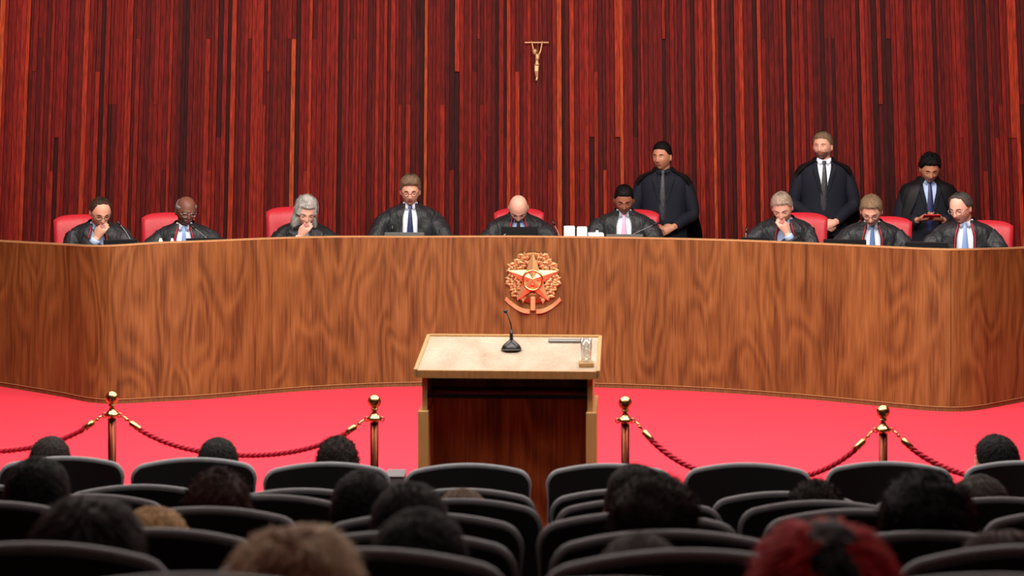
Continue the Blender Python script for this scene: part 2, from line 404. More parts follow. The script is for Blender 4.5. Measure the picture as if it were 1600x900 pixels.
def hair_mesh(M, style, mat_, parent, seed=0, vol=1.0, mats2=None):
    vs = []; sd = Vector((seed*3.1, seed*1.7, 0)); mi = []
    for d, p in zip(DH, HEADV):
        al = math.atan2(abs(d.x), -d.y)      # 0 front .. pi back
        z = d.z
        # hairline height as a function of azimuth
        if al < .8: zl = .60-.08*al
        elif al < 1.25: zl = .536+(al-.8)/.45*(.12-.536)
        elif al < 1.75: zl = .12-(al-1.25)/.5*.05
        else: zl = .07+(al-1.75)/.5*(-.60)
        zl = max(zl, -.62)
        if style == 'receding': zl = (.86-.1*al if al < .9 else zl+.0); zl = max(zl, .77-(al-.9)*1.6) if .9 <= al < 1.3 else zl
        if style == 'long': zl = .56 if al < .7 else (.56-(al-.7)/.25*1.8 if al < .95 else -1.3)
        th = (z-zl)
        k = sstep(-.02, .10, th)
        nz = noise.noise(Vector((p.x, p.y, p.z*.6))*38+sd); nz2 = noise.noise(p*14+sd)
        t = .012*vol
        if style == 'short': t = (.010+.010*sstep(.3, 1, z)+.003*nz)*vol
        if style == 'swept': t = (.012+.018*sstep(.35, .95, z)+.004*nz+.010*sstep(.5, 1, -d.y+z*.4))*vol
        if style == 'curly': t = (.022+.014*sstep(0, 1, z)+.010*nz+.006*nz2)*vol
        if style == 'crop': t = (.006+.012*sstep(.4, 1, z)+.002*nz)*vol
        if style == 'balding':
            top = sstep(.50, .66, z+(.12 if al < 2 else -.10)); k *= 1-top; t = .009*vol
        if style == 'receding': t = (.008+.006*sstep(-.4, .3, d.z)*sstep(1, .6, d.z)+.003*nz)*vol
        if style == 'thin': t = (.006+.003*nz)*vol
        if style == 'long':
            t = (.020+.012*sstep(.3, 1, z)+.006*nz+.008*nz2)*vol
            if z < 0:
                eq = head_pt((d.x/max(.05, math.hypot(d.x, d.y)), d.y/max(.05, math.hypot(d.x, d.y)), 0))
                q = math.sqrt(max(0, 1-(max(0, -z-.72)/.28)**2)) if z < -.72 else 1
                fl = 1.22+.20*sstep(0, .8, -z)
                tgt = Vector((eq.x*fl*q, eq.y*1.12*q, z*.155*vol))
                hv = p.lerp(tgt, sstep(0, .35, -z))
                hv += Vector((nz*.006, nz2*.006, 0))
                if al < .95:
                    hv = p*(.93)
                vs.append(hv); continue
        off = -.006*(1-k)+t*k
        nrm = Vector((d.x/.077, d.y/.098, d.z/.118)).normalized()
        vs.append(p+nrm*off)
    mb = MB().add([M @ v for v in vs], FH)
    rr = random.Random(seed*7+1); nst = 2600; st = []
    crown = Vector((0, .05, .11))
    for q in range(nst):
        i = rr.randrange(len(vs)-64); p = vs[i]
        base = HEADV[i]; lift = (p-base).length
        if (p.length < base.length+.003): continue
        if style == 'long' and (DH[i].z > .96 or (math.atan2(abs(DH[i].x), -DH[i].y) < 1.0 and DH[i].z < .8)): continue
        d = DH[i]; nr = Vector((d.x/.077, d.y/.098, max(-.2, d.z)/.118)).normalized()
        if style == 'curly' : tv = Vector((rr.uniform(-1, 1), rr.uniform(-1, 1), rr.uniform(-.6, 1))); L = .018
        else:
            tv = (p-crown)+Vector((rr.uniform(-.03, .03), rr.uniform(-.03, .03), rr.uniform(-.03, .01))); L = .016 if style != 'long' else .034
            if style in ('crop', 'thin', 'balding', 'receding'): L = .009
            if style == 'long': tv = Vector((tv.x*.4, tv.y*.4, -abs(tv.z)-.03)) if d.z < .6 else tv
        tv = (tv-nr*tv.dot(nr)*.9)
        if tv.length < 1e-5: continue
        tv = tv.normalized(); sdv = tv.cross(nr).normalized()*rr.uniform(.0008, .0018)*(1.6 if style == 'long' else 1)
        up_ = nr*rr.uniform(.0015, .006 if style != 'curly' else .012)*(1 if style not in ('crop', 'thin', 'balding') else .5)
        b0 = p-nr*.001-tv*L*.3; e = p+tv*L*rr.uniform(.6, 1.1)+up_; mdl = p+tv*L*.3+up_*.8
        st.append((b0-sdv, b0+sdv, mdl+sdv, mdl-sdv, e))
    for s5 in st: mb.add([M @ v for v in s5], [(0, 1, 2, 3), (3, 2, 4)])
    if mats2:
        mb.m = []
        Mi_ = M.inverted()
        for f in mb.f:
            c = Mi_ @ (sum((Vector(mb.v[i]) for i in f), Vector())/len(f))
            mb.m.append(1 if (c.z > .06 and abs(c.x+.01) < .024+.04*noise.noise(c*30) and c.y > -.06) or (c.y > .05 and abs(c.x+.015) < .020+.05*noise.noise(c*25) and c.z > -.03) else 0)
        return mb.build('hair', [mat_, mats2], parent)
    return mb.build('hair', mat_, parent)
def face_y(x, z): return min((abs(v.x-x)+abs(v.z-z), v.y) for v in HEADV if v.y < -.02)[1]
def face_parts(M, parent, brow, glasses=None, looking='down'):
    R = M.to_3x3()
    for s in (-1, 1):
        e = MB(); c = Vector((s*.031, face_y(s*.031, .004)+.0035, .004))
        if looking == 'down':
            e.ball(c, (.0135, .008, .007), 8, 0); e.tube([c+Vector((-.013, -.006, -.003)), c+Vector((0, -.011, -.005)), c+Vector((.013, -.006, -.003))], .0018, 6, 1)
            e.xf(M); e.build('eye', [parent.data.materials[0], EYED], parent)
        else:
            e.ball(c, (.0125, .008, .0055), 8, 0); e.ball(c+Vector((s*0-.002, -.0058, 0)), (.005, .0035, .005), 6, 1)
            e.xf(M); e.build('eye', [EYEW, EYED], parent)
        b = MB().tube([(s*.014, face_y(s*.014, .021), .021), (s*.028, face_y(s*.028, .027), .027), (s*.046, face_y(s*.046, .022), .022)], [.002, .0034, .0015], 6); b.xf(M); b.build('eyebrow', brow, parent)
    if glasses:
        g = MB()
        for s in (-1, 1):
            pts = []
            for k in range(17):
                a = 2*pi*k/16; x = s*.033+.024*math.cos(a); pts.append((x, -.104+abs(x)*.18, .000+.017*math.sin(a)))
            g.tube(pts, .0017, 6, caps=False); g.tube([(s*.057, -.094, .006), (s*.075, -.05, .008), (s*.084, .012, .004)], .0016, 6)
        g.tube([(-.009, -.103, .003), (0, -.106, .006), (.009, -.103, .003)], .0017, 6); g.xf(M); g.build('spectacles', glasses, parent)
def add_hand(mb, wrist, dirv, palm, side, curl=.5, size=1.0):
    """palm: direction the palm faces; side=+1 thumb on the +x side of (dir x palm)"""
    y = Vector(dirv).normalized(); z = Vector(palm); z = (z-y*z.dot(y)).normalized(); x = y.cross(z)*side
    W = Vector(wrist)
    def P(a, b, c): return W+(x*a+y*b+z*c)*size
    mb.tube([P(0, -.03, 0), P(0, .0, 0), P(.002, .03, 0), P(.002, .065, 0), P(0, .092, -.001)], [.024, .026, .034, .040, .036], 12, flat=(.48, 1) , up=z)
    for k, (fx, L) in enumerate(((.030, .074), (.010, .084), (-.011, .078), (-.030, .062))):
        a = 0; p = P(fx, .085, 0); pts = [P(fx, .07, 0), p]; q = Vector((fx, .085, 0))
        for j, l in enumerate((.45, .30, .25)):
            a += curl*(.9+.1*k)*(1.0 if j else .8)
            q = q+Vector((0, math.cos(a), math.sin(a)))*L*l; pts.append(P(*q))
        mb.tube(pts, [.0095*size, .0095*size, .0088*size, .008*size, .0062*size], 8)
    mb.tube([P(.020, .012, .004), P(.040, .040, .012), P(.046, .064, .022), P(.040, .086, .032)], [.014*size, .0125*size, .010*size, .0075*size], 8)
def to_remesh(mb, name, vox, mats):
    o = mb.build('tmp', mats); md = o.modifiers.new('r', 'REMESH'); md.mode = 'VOXEL'; md.voxel_size = vox; md.use_smooth_shade = True
    s = o.modifiers.new('s', 'SMOOTH'); s.factor = .35; s.iterations = 2
    dg = bpy.context.evaluated_depsgraph_get(); me = bpy.data.meshes.new_from_object(o.evaluated_get(dg)); me.name = name
    bpy.data.objects.remove(o); me.materials.clear()
    for m in mats: me.materials.append(m)
    me.polygons.foreach_set('use_smooth', [True]*len(me.polygons)); return me
def assign_face_regions(me, M, beard=False):
    n = len(me.polygons); c = np.empty(n*3); me.polygons.foreach_get('center', c); c = c.reshape(-1, 3)
    Mi = np.array(M.inverted()); h = c @ Mi[:3, :3].T+Mi[:3, 3]
    idx = np.zeros(n, dtype=np.int32)
    x, y, z = h.T; ax = np.abs(x)
    face = (y < -.03)
    if beard: idx[face & (ax < .06) & (z < -.045) & (z > -.13) & (ax*.4-z > .05)] = 2
    if beard == 'moustache':
        idx[:] = 0; idx[face & (ax < .030) & (z < -.043) & (z > -.054)] = 2
    idx[face & (ax < .024-.5*np.abs(z+.061)) & (np.abs(z+.061) < .0095)] = 1
    me.polygons.foreach_set('material_index', idx)
STUB = mat('stubble', (110, 76, 62), .7, 0, .2, 120); GREYB = mat('grey_moustache', (170, 158, 150), .7, 0, .2, 120)

def figure(spec):
    """seated or standing person, faces -Y in its own frame, origin on the floor below the pelvis"""
    lean = spec.get('lean', .12); pitch = spec.get('pitch', .5); hyaw = spec.get('hyaw', 0); roll = spec.get('roll', 0)
    stand = spec.get('stand', False)
    T = .50
    dirv = Vector((0, -math.sin(lean), math.cos(lean))); yv = Vector((0, math.cos(lean), math.sin(lean)))
    Rh = Matrix.Rotation(hyaw, 3, 'Z') @ Matrix.Rotation(pitch, 3, 'X') @ Matrix.Rotation(roll, 3, 'Y')
    # pitch>0 tips the face down (face is -Y): rotate +about X sends -Y towards -Z
    headc_rel = dirv*(T+.0)+Vector((0, -.035*min(1, pitch*2), -.0))+Rh @ Vector((0, -.022, .118))
    toprel = headc_rel.z+max((Rh @ v).z for v in HEADV)
    hz = spec['top']-toprel
    py0 = spec.get('py0', .12 if not stand else 0)
    P = Vector((spec.get('dx', 0), py0, hz))
    def S(x, y, t): return P+Vector((x, 0, 0))+yv*y+dirv*t
    Hc = P+headc_rel; M = Matrix.Translation(Hc) @ Rh.to_4x4()
    b = MB(); add_head(b, M)
    b.tube([S(0, .01, T-.08), S(0, .0, T-.01), Hc+Rh @ Vector((0, .028, -.075)), Hc+Rh @ Vector((0, .025, -.02))], [.075, .056, .053, .05], 16)
    def ring(a, bb, t, y0=0): return [S(a*math.sin(k*pi/10), y0-bb*math.cos(k*pi/10), t) for k in range(20)]
    rings = [ring(.13, .10, -.06), ring(.15, .11, 0), ring(.135, .095, .15), ring(.15, .11, .30), ring(.165, .105, .38), ring(.15, .085, .43), ring(.10, .07, .465), ring(.06, .055, .50)]
    vs = [v for r in rings for v in r]; fs = [(i*20+j, i*20+(j+1) % 20, (i+1)*20+(j+1) % 20, (i+1)*20+j) for i in range(len(rings)-1) for j in range(20)]
    fs += [tuple(range(20))[::-1], tuple(range((len(rings)-1)*20, len(rings)*20))]; b.add(vs, fs)
    arms = {}
    for s in (-1, 1):
        sh = S(s*.165, .0, .40)
        el, wr, hd, pm = spec['arms'][0 if s < 0 else 1](s, P, Hc, Rh, S)
        arms[s] = (sh, Vector(el), Vector(wr))
        b.tube(spline([sh, sh.lerp(Vector(el), .5)+Vector((s*.01, 0, 0)), el, Vector(el).lerp(Vector(wr), .5), wr], 3), [.052, .050, .049, .047, .045, .043, .042, .041, .040, .038, .034, .030, .027][:13], 10)
        add_hand(b, wr, hd, pm, spec.get('thumb', (1, 1))[0 if s < 0 else 1]*(-s), spec.get('curl', .5), 1.0)
    # legs
    legs = []
    for s in (-1, 1):
        hip = P+Vector((s*.09, 0, -.01))
        if stand: kn = Vector((s*.10+P.x, P.y-.01, hz*.52)); an = Vector((s*.105+P.x, P.y+.01, .09)); 
        else: kn = P+Vector((s*.13, -.42, -.0)); kn.z = max(hz-.02, .45); an = Vector((kn.x, kn.y-.02, .09))
        legs.append((hip, kn, an))
        b.tube(spline([hip, hip.lerp(kn, .5), kn, kn.lerp(an, .4), an], 3), [.082, .08, .078, .074, .068, .062, .056, .052, .05, .048, .044, .038, .034], 12)
        b.tube([an+Vector((0, .04, -.045)), an+Vector((0, -.02, -.04)), an+Vector((0, -.10, -.055)), an+Vector((0, -.17, -.065))], [.032, .04, .036, .022], 10)
    me = to_remesh(b, 'person', spec.get('vox', .006), [SK[spec['skin']], LIP, GREYB if spec.get('beard') == 'moustache' else STUB])
    assign_face_regions(me, M, spec.get('beard', False))
    o = bpy.data.objects.new('person', me); C.objects.link(o)
    o.location = spec['loc']; o.rotation_euler = (0, 0, spec.get('yaw', 0))
    tag(o, spec['label'], 'person', spec.get('group'))
    if spec.get('hair'): hair_mesh(M, spec['hair'], HR[spec['hcol']], o, spec.get('seed', 1), spec.get('vol', 1))
    face_parts(M, o, HR[spec.get('brow', 'darkbrown')], spec.get('glasses'), spec.get('eyes', 'down'))
    # clothes -----------------------------------------------------------------
    def shell(name, m_, prof, gap=None, fold=.0, nseg=44, back_only=None, seed=0, thick=None):
        """prof rows: (t, half_width, half_depth, y0); gap(t) = half width of the front opening"""
        R = []
        for (t, a, bb, y0) in prof:
            g = gap(t) if gap else 0
            ph0 = math.asin(min(.99, g/a)) if gap else 0
            if back_only: ph0 = back_only(t)
            row = []
            for k in range(nseg+1):
                ph = ph0+(2*pi-2*ph0)*k/nseg
                # slightly boxy cross-section
                cx = math.copysign(abs(math.sin(ph))**.85, math.sin(ph)); cy = math.copysign(abs(math.cos(ph))**.9, math.cos(ph))
                if gap and abs(a*math.sin(ph)) <= g*1.01: cx = math.sin(ph)
                if gap: cx = math.sin(ph); cy = math.copysign(abs(math.cos(ph))**.85, math.cos(ph))
                p = S(a*cx, y0-bb*cy, t)
                if fold:
                    f = (noise.noise(Vector((ph*2.6+seed, t*3.5, seed)))+.6*noise.noise(Vector((ph*6+seed, t*5, seed+9))))*fold*sstep(.47, .30, t)*(math.sin(ph/2) ** .3 if ph > 0 else 0)
                    p += (p-S(0, y0, t)).normalized()*f
                row.append(p)
            R.append(row)
        return R
    def rows_mesh(mb, R, mi=0, closed=False):
        n = len(R[0]); vs = [v for r in R for v in r]
        fs = [(i*n+j, (i+1)*n+j, (i+1)*n+j+1, i*n+j+1) for i in range(len(R)-1) for j in range(n-1)]
        mb.add(vs, fs, mi)
    # shirt
    sh = MB(); R = shell('shirt', None, [(.505, .066, .066, -.005), (.475, .082, .076, 0), (.455, .125, .090, 0), (.42, .175, .110, 0), (.36, .185, .124, 0), (.25, .178, .124, 0), (.1, .165, .118, 0), (-.05, .165, .12, 0)])
    rows_mesh(sh, R)
    # collar wings
    for s in (-1, 1):
        vs = [S(s*.004, -.078, .500), S(s*.060, -.045, .525), S(s*.066, -.050, .490), S(s*.030, -.100, .458)]
        sh.add(vs+[v+yv*.006 for v in vs], [(0, 1, 2, 3), (7, 6, 5, 4), (0, 4, 5, 1), (1, 5, 6, 2), (2, 6, 7, 3), (3, 7, 4, 0)])
    sh.build('shirt', spec.get('shirt', SHIRT), o)
    if spec.get('tie'):
        tm = MB(); rows = []
        for (t, wd, y) in ((.500, .014, -.088), (.480, .017, -.095), (.470, .011, -.106), (.44, .014, -.115), (.40, .018, -.123), (.32, .024, -.133), (.22, .03, -.134), (.08, .034, -.13), (.05, .004, -.128)):
            rows.append([S(-wd, y, t), S(0, y-.006, t), S(wd, y, t), S(wd, y+.012, t), S(-wd, y+.012, t), S(-wd, y, t)])
        rows_mesh(tm, rows); tm.build('tie', spec['tie'], o)
    if spec.get('lanyard'):
        pass
    dress = spec.get('dress', 'robe'); sd = spec.get('seed', 1)*1.37
    if dress == 'robe':
        prof = [(.515, .080, .072, .005), (.495, .098, .084, .004), (.478, .135, .100, .002), (.462, .180, .116, 0), (.440, .215, .128, 0), (.40, .236, .138, 0), (.33, .243, .146, 0), (.22, .235, .150, 0), (.08, .24, .16, 0), (-.08, .26, .18, 0)]
        gp = lambda t: .040+.022*sstep(.50, .40, t)+.004*sstep(.4, .1, t)
        rb = MB(); R = shell('robe', None, prof, gp, .030, 48, seed=sd); rows_mesh(rb, R)
        # turned-in edges
        for col in (0, -1):
            E = [r[col] for r in R]; rows_mesh(rb, [[e, e+yv*.02] for e in E] if col == 0 else [[e+yv*.02, e] for e in E])
        for s in (-1, 1):
            shd, el, wr = arms[s]
            shd = S(s*.175, 0, .385); pts = spline([shd, shd.lerp(el, .45)+Vector((s*.03, 0, .01)), el, el.lerp(wr, .55), el.lerp(wr, .86)], 5)
            kf = len(pts); rad = [.078+.012*math.sin(i/kf*3)+.022*sstep(.55, 1, i/kf) for i in range(kf)]
            st = len(rb.v); rb.tube(pts, rad, 18, caps=False)
            for i in range(st, len(rb.v)):
                v = Vector(rb.v[i]); f = (noise.noise(v*9+Vector((sd, 0, 0)))*.024+noise.noise(v*22+Vector((sd, 0, 0)))*.010); d = (v-pts[(i-st)//18]).normalized(); rb.v[i] = tuple(v+d*f)
            # cuff interior
            e = pts[-1]; d = (pts[-1]-pts[-2]).normalized(); rb.tube([e-d*.002, e-d*.06], [rad[-1]*.97, rad[-1]*.7], 18)
        rob = rb.build('robe', ROBE, o)
        if spec.get('cord', True):
            for col in (0, -1):
                c_ = MB(); off = (Vector((-.012 if col else .012, 0, 0))); E = [r[col]+(-yv)*.006+Vector(((-1 if R[4][col].x < P.x else 1)*.012, 0, 0)) for r in R[1:9]]
                c_.tube(spline(E, 3), .0045, 6); c_.build('robe_cord', CORD, o)
        for s in (-1, 1):
            shd, el, wr = arms[s]; MB().tube([el.lerp(wr, .80), el.lerp(wr, .93), el.lerp(wr, .97)], [.040, .038, .036], 12).build('shirt_cuff', spec.get('shirt', SHIRT), o)
    if dress in ('suit', 'suitcape', 'frontcape'):
        prof = [(.505, .075, .070, .003), (.482, .098, .085, 0), (.462, .150, .105, 0), (.44, .195, .118, 0), (.40, .218, .128, 0), (.33, .220, .134, 0), (.20, .200, .134, 0), (.08, .192, .134, 0), (-.06, .205, .145, 0), (-.14, .212, .148, 0)]
        gp = lambda t: .012+.045*sstep(.20, .47, t)-.012*sstep(.2, .1, t)
        jb = MB(); R = shell('jacket', None, prof, gp, .006, 44, seed=sd); rows_mesh(jb, R)
        for s in (-1, 1):
            shd, el, wr = arms[s]; shd = S(s*.172, 0, .395); pts = spline([shd, shd.lerp(el, .5)+Vector((s*.015, 0, 0)), el, el.lerp(wr, .5), el.lerp(wr, .93)], 5)
            kf = len(pts); jb.tube(pts, [.068-.022*i/kf for i in range(kf)], 16)
        jb.build('jacket', SUIT, o)
        # lapels
        for s in (-1, 1):
            vs = [S(s*.072, -.066, .49), S(s*.058, -.100, .45), S(s*.045, -.138, .34), S(s*.012, -.142, .20), S(s*.05, -.142, .27), S(s*.092, -.130, .40), S(s*.10, -.112, .44)]
            MB().add(vs+[v+yv*.008 for v in vs], [tuple(range(7)), tuple(range(7, 14))[::-1]]+[(i, i+7, (i+1) % 7+7, (i+1) % 7) for i in range(7)]).build('lapel', SUIT, o, False)
        tr = MB()
        for hip, kn, an in legs: tr.tube([hip+Vector((0, 0, .05)), hip, kn, an+Vector((0, 0, -.03))], [.11, .105, .08, .075], 16)
        tr.build('trousers', SUIT, o)
    if dress in ('suitcape', 'frontcape'):
        fr = dress == 'frontcape'
        prof = [(.525, .085, .078, .012), (.495, .110, .092, .01), (.472, .170, .112, .008), (.45, .215, .130, .005), (.40, .245, .145, .005), (.30, .262, .160, .01), (.15, .285, .172, .02), (-.02, .315, .185, .03), (-.18, .335, .195, .04)]
        if fr: bo = lambda t: .34+.75*sstep(.44, -.1, t)
        else: bo = lambda t: .70+.75*sstep(.50, .25, t)
        cb = MB(); R = shell('cape', None, prof, None, .022, 60, back_only=bo, seed=sd+5); rows_mesh(cb, R)
        R2 = [[p+(S(0, 0, t[0])-p).normalized()*.010 for p in r] for r, t in zip(R, prof)]; rows_mesh(cb, [r[::-1] for r in R2])
        cb.build('cape', CAPE, o)
    if dress != 'suit' and dress == 'robe':
        tr = MB()
        for hip, kn, an in legs: tr.tube([hip+Vector((0, 0, .02)), hip.lerp(kn, .5), kn, an+Vector((0, 0, -.03))], [.115, .105, .085, .075], 14)
        tr.build('trousers', SUIT, o)
    for hip, kn, an in legs:
        sm = MB(); sm.tube([an+Vector((0, .05, -.045)), an+Vector((0, -.02, -.038)), an+Vector((0, -.10, -.052)), an+Vector((0, -.185, -.062))], [.036, .046, .042, .026], 12)
        sm.build('shoe', DARKM, o)
    return o, P, Hc, S

DZ = .90-PLAT
def arm_desk(x=.10, y=-.42, ex=.27, dz=0):
    def f(s, P, Hc, Rh, S): return (P+Vector((s*ex, -.22, 0))-Vector((0, 0, P.z-(DZ+.08+dz))), Vector((P.x+s*x, P.y+y, DZ+.06)), (-s*.5, -.85, -.05), (0, 0, -1))
    return f
def arm_chin(dx=0, low=0):
    def f(s, P, Hc, Rh, S):
        mouth = Hc+Rh @ Vector((dx, -.115, -.085-low)); el = Vector((P.x+s*.16, P.y-.26, DZ+.05))
        d = (mouth-el).normalized(); wr = mouth-d*.085+Vector((0, -.012, 0))
        return (el, wr, d, (-s*.35, 1, .1))
    return f
def arm_clasp(x=.02, z=.02, y=-.22):
    def f(s, P, Hc, Rh, S):
        el = S(s*.25, -.02, .12); wr = S(s*.065+x, y, z); return (el, wr, (-s*.85, -.1, -.35), (0, 1, -.2))
    return f
def arm_phone():
    def f(s, P, Hc, Rh, S):
        el = S(s*.24, -.04, .14); wr = S(s*.10-.02, -.26, .17); return (el, wr, (-s*.75, -.35, .15), (0, .25, 1))
    return f
NAVYT = mat('navy_tie', (34, 40, 86), .5); BLUET = mat('pale_blue_tie', (136, 164, 214), .5, 0, .15, 200); PINKT = mat('pink_tie', (238, 176, 206), .5)
BLUET2 = mat('blue_tie', (92, 122, 172), .5); GREYT = mat('striped_dark_tie', (46, 46, 54), .5, 0, .9, 60, (1, 1, 2)); BLKT = mat('black_tie', (20, 20, 26), .5)
def zt(py, Y): return EYE-(py-HOR)*Y/F-PLAT
JUD = [
 dict(px=150, py=309, pitch=.50, hyaw=.30, hair='receding', hcol='brown', vol=.7, skin='light', glasses=GLASSF, shirt=SHIRTB, arms=(arm_chin(), arm_desk()), lean=.28, yaw=.14, cord=True,
      label='seated person at far left of the bench, hand over mouth, dark receding hair', seed=1, ch=(125, 338, .20)),
 dict(px=285, py=308, pitch=.30, hyaw=.28, hair='balding', hcol='grey', vol=.9, skin='deep', glasses=GLASSM, tie=BLUET, arms=(arm_desk(), arm_desk()), lean=.22, yaw=.12, beard='moustache', brow='grey',
      label='seated person in black robe, bald with grey sides, moustache and metal spectacles', seed=2, ch=(262, 335, .16)),
 dict(px=472, py=310, pitch=.45, hyaw=.15, roll=.08, hair='long', hcol='silver', vol=.95, skin='pale', arms=(arm_chin(), arm_desk(.06)), lean=.30, yaw=.10, cord=False, brow='grey',
      label='seated person in a black robe with silver shoulder-length hair resting chin on hand', seed=3, ch=(455, 326, .14)),
 dict(px=640, py=279, pitch=.22, hyaw=.0, hair='swept', hcol='ash', vol=1.1, skin='light', glasses=GLASSF, tie=NAVYT, arms=(arm_desk(ex=.31), arm_desk(ex=.31)), lean=.08, yaw=.03, cord=False,
      label='seated person tallest at the bench, black robe, swept brown hair, spectacles and navy tie', seed=4, ch=None),
 dict(px=810, py=305, pitch=.85, hyaw=.0, hair=None, hcol='black', skin='pale', shirt=SHIRTB, tie=BLKT, arms=(arm_desk(), arm_desk()), lean=.22, yaw=0, cord=True,
      label='seated person with a fully bald head bowed over a black laptop, centre of the bench', seed=5, ch=(811, 328, 0)),
 dict(px=976, py=292, pitch=.42, hyaw=.0, hair='crop', hcol='black', skin='brown', tie=PINKT, arms=(arm_desk(), arm_desk()), lean=.12, yaw=-.04, cord=False, brow='black',
      label='seated person in black robe with cropped black hair, white shirt and pink tie', seed=6, ch=(991, 330, -.06)),
 dict(px=1228, py=303, pitch=.50, hyaw=-.15, roll=-.08, hair='short', hcol='fairgrey', vol=.9, skin='pale', shirt=SHIRTB, arms=(arm_desk(.06), arm_chin()), lean=.28, yaw=-.10, brow='grey',
      label='seated person in a black robe with grey hair, chin on hand, in front of the first pair of standing attendants', seed=7, ch=(1253, 335, -.16)),
 dict(px=1366, py=308, pitch=.52, hyaw=-.10, hair='short', hcol='fair', vol=1.1, skin='pale', glasses=GLASSF, tie=BLUET2, arms=(arm_desk(), arm_desk()), lean=.22, yaw=-.14, brow='ash',
      label='seated person with short fair hair and spectacles, second from right at the bench', seed=8, ch=(1384, 341, -.2)),
 dict(px=1512, py=303, pitch=.35, hyaw=-.55, hair='receding', hcol='dimgrey', vol=1.0, skin='pale', glasses=GLASSM, tie=BLUET, arms=(arm_desk(), arm_desk()), lean=.16, yaw=-.18, brow='dimgrey',
      label='seated person in black robe at far right of the bench, greying hair, face turned left', seed=9, ch=(1541, 347, -.24)),
]
JUD[6]['label'] = 'seated person with short silver-grey hair resting chin on hand, right of centre'
JPOS = []
for j in JUD:
    Y = bench_Y(j['px'])+.80; j['top'] = zt(j['py'], Y-.15); 
    j['loc'] = (atx(j['px'], Y-.1), Y, PLAT); JPOS.append((j['px'], Y)); figure(j)
MEN = [
 dict(px=1037, py=224, Y=17.75, pitch=.05, hyaw=-.38, hair='crop', hcol='black', skin='tan', tie=GREYT, shirt=SUIT, dress='suitcape', arms=(arm_clasp(-.03), arm_clasp(.03)), yaw=-.12, brow='black', dxpx=4,
      label='standing person in dark suit and black cape, hands clasped, leftmost by the slatted wall'),
 dict(px=1287, py=208, Y=17.6, pitch=.0, hyaw=-.35, hair='short', hcol='ash', vol=.9, skin='light', tie=GREYT, shirt=SHIRT, dress='suitcape', arms=(arm_clasp(z=-.02), arm_clasp(z=-.02)), yaw=-.1, beard=True, brow='ash', dxpx=2,
      label='tallest standing person in dark suit, white shirt collar and black cape by the slatted wall'),
 dict(px=1450, py=242, Y=17.45, pitch=.45, hyaw=.0, hair='curly', hcol='black', vol=.65, skin='tan', tie=NAVYT, shirt=SHIRTB, dress='frontcape', arms=(arm_phone(), arm_phone()), yaw=-.05, brow='black',
      label='standing person in black cape looking down at a red phone by the slatted wall'),
]
PHONE = None
for i, j in enumerate(MEN):
    Y = j['Y']; j['stand'] = True; j['lean'] = .0; j['top'] = zt(j['py'], Y); j['eyes'] = 'down' if i == 2 else 'open'
    j['loc'] = (atx(j['px'], Y), Y, PLAT); j['seed'] = 20+i; j['curl'] = .45
    o, P, Hc, S = figure(j)
    if i == 2: PHONE = (o, S(-.02, -.335, .205))
o, pp = PHONE
ph = MB().box((0, 0, 0), (.145, .072, .010), 0, None, .004); R = Matrix.Rotation(-.5, 3, 'X')
ph.box((0, 0, .0056), (.13, .062, .001), 1); ph.xf(R.to_4x4())
po = ph.build('phone', [mat('red_phone_case', (200, 20, 34), .4), DARKM], None, False, tuple(Matrix.Rotation(-.05, 3, 'Z') @ pp+Vector(o.location)))
tag(po, 'red phone held in both hands by the rightmost standing person', 'phone')

# ------------------------------------------------------------ red leather judge chairs
def judge_chair(label, X, Y, ztop, rz):
    t = thing('judge_chair', label, 'chair', (X, Y, PLAT), rz, None)
    H = ztop-PLAT
    # backrest: curved padded panel
    nx, nz_ = 12, 10; W = .215; fr = []; bk = []
    for i in range(nz_+1):
        v = i/nz_; z = .52+(H-.52)*v
        for k in range(nx+1):
            u = -1+2*k/nx; wd = W*(1-.10*(1-v)); x = u*wd
            zc = z+(-.028*abs(u)**5*v + .012*(1-u*u)*v)
            y = .26+.10*v-.05*u*u
            pad = .030*(1-abs(u)**6)*(1-abs(2*v-1)**8)
            fr.append((x, y-.012-pad, zc)); bk.append((x, y+.022+.01*(1-abs(u)**6), zc))
    n = len(fr); fs = []
    for i in range(nz_):
        for k in range(nx):
            a = i*(nx+1)+k; fs.append((a, a+1, a+nx+2, a+nx+1)); fs.append((n+a, n+a+nx+1, n+a+nx+2, n+a+1))
    def q(a, b): fs.append((a, b, n+b, n+a))
    for k in range(nx): q(k+1, k); q(nz_*(nx+1)+k, nz_*(nx+1)+k+1)
    for i in range(nz_): q(i*(nx+1), (i+1)*(nx+1)); q((i+1)*(nx+1)+nx, i*(nx+1)+nx)
    MB().add(fr+bk, fs).build('backrest', REDL, t)
    MB().box((0, 0, .46), (.50, .50, .10), 0, None, .03).build('seat', REDL, t)
    for s in (-1, 1):
        MB().tube(spline([(s*.27, .22, .46), (s*.28, .20, .66), (s*.28, .05, .69), (s*.28, -.16, .68), (s*.27, -.20, .47)], 4), .018, 8).build('armrest', DARKM, t)
    MB().tube([(0, 0, .10), (0, 0, .42)], .03, 12).build('pedestal', CHROME, t)
    b = MB()
    for k in range(5):
        a = 2*pi*k/5; b.tube([(0, 0, .11), (.28*math.cos(a), .28*math.sin(a), .07)], [.028, .018], 8); b.ball((.28*math.cos(a), .28*math.sin(a), .03), .03, 6)
    b.build('star_base', DARKM, t); return t
names = ['leftmost red leather chair behind the bench, behind the person with hand over mouth', 'second red leather chair from left behind the bench, behind the moustached person',
         'red leather chair behind the silver-haired person with long hair', 'red leather chair hidden behind the tallest seated person', 'red leather chair directly behind the bald person at centre',
         'red leather chair behind the person with the pink tie', 'red leather chair behind the silver-grey haired person right of centre', 'red leather chair behind the fair-haired person in spectacles', 'rightmost red leather chair behind the bench']
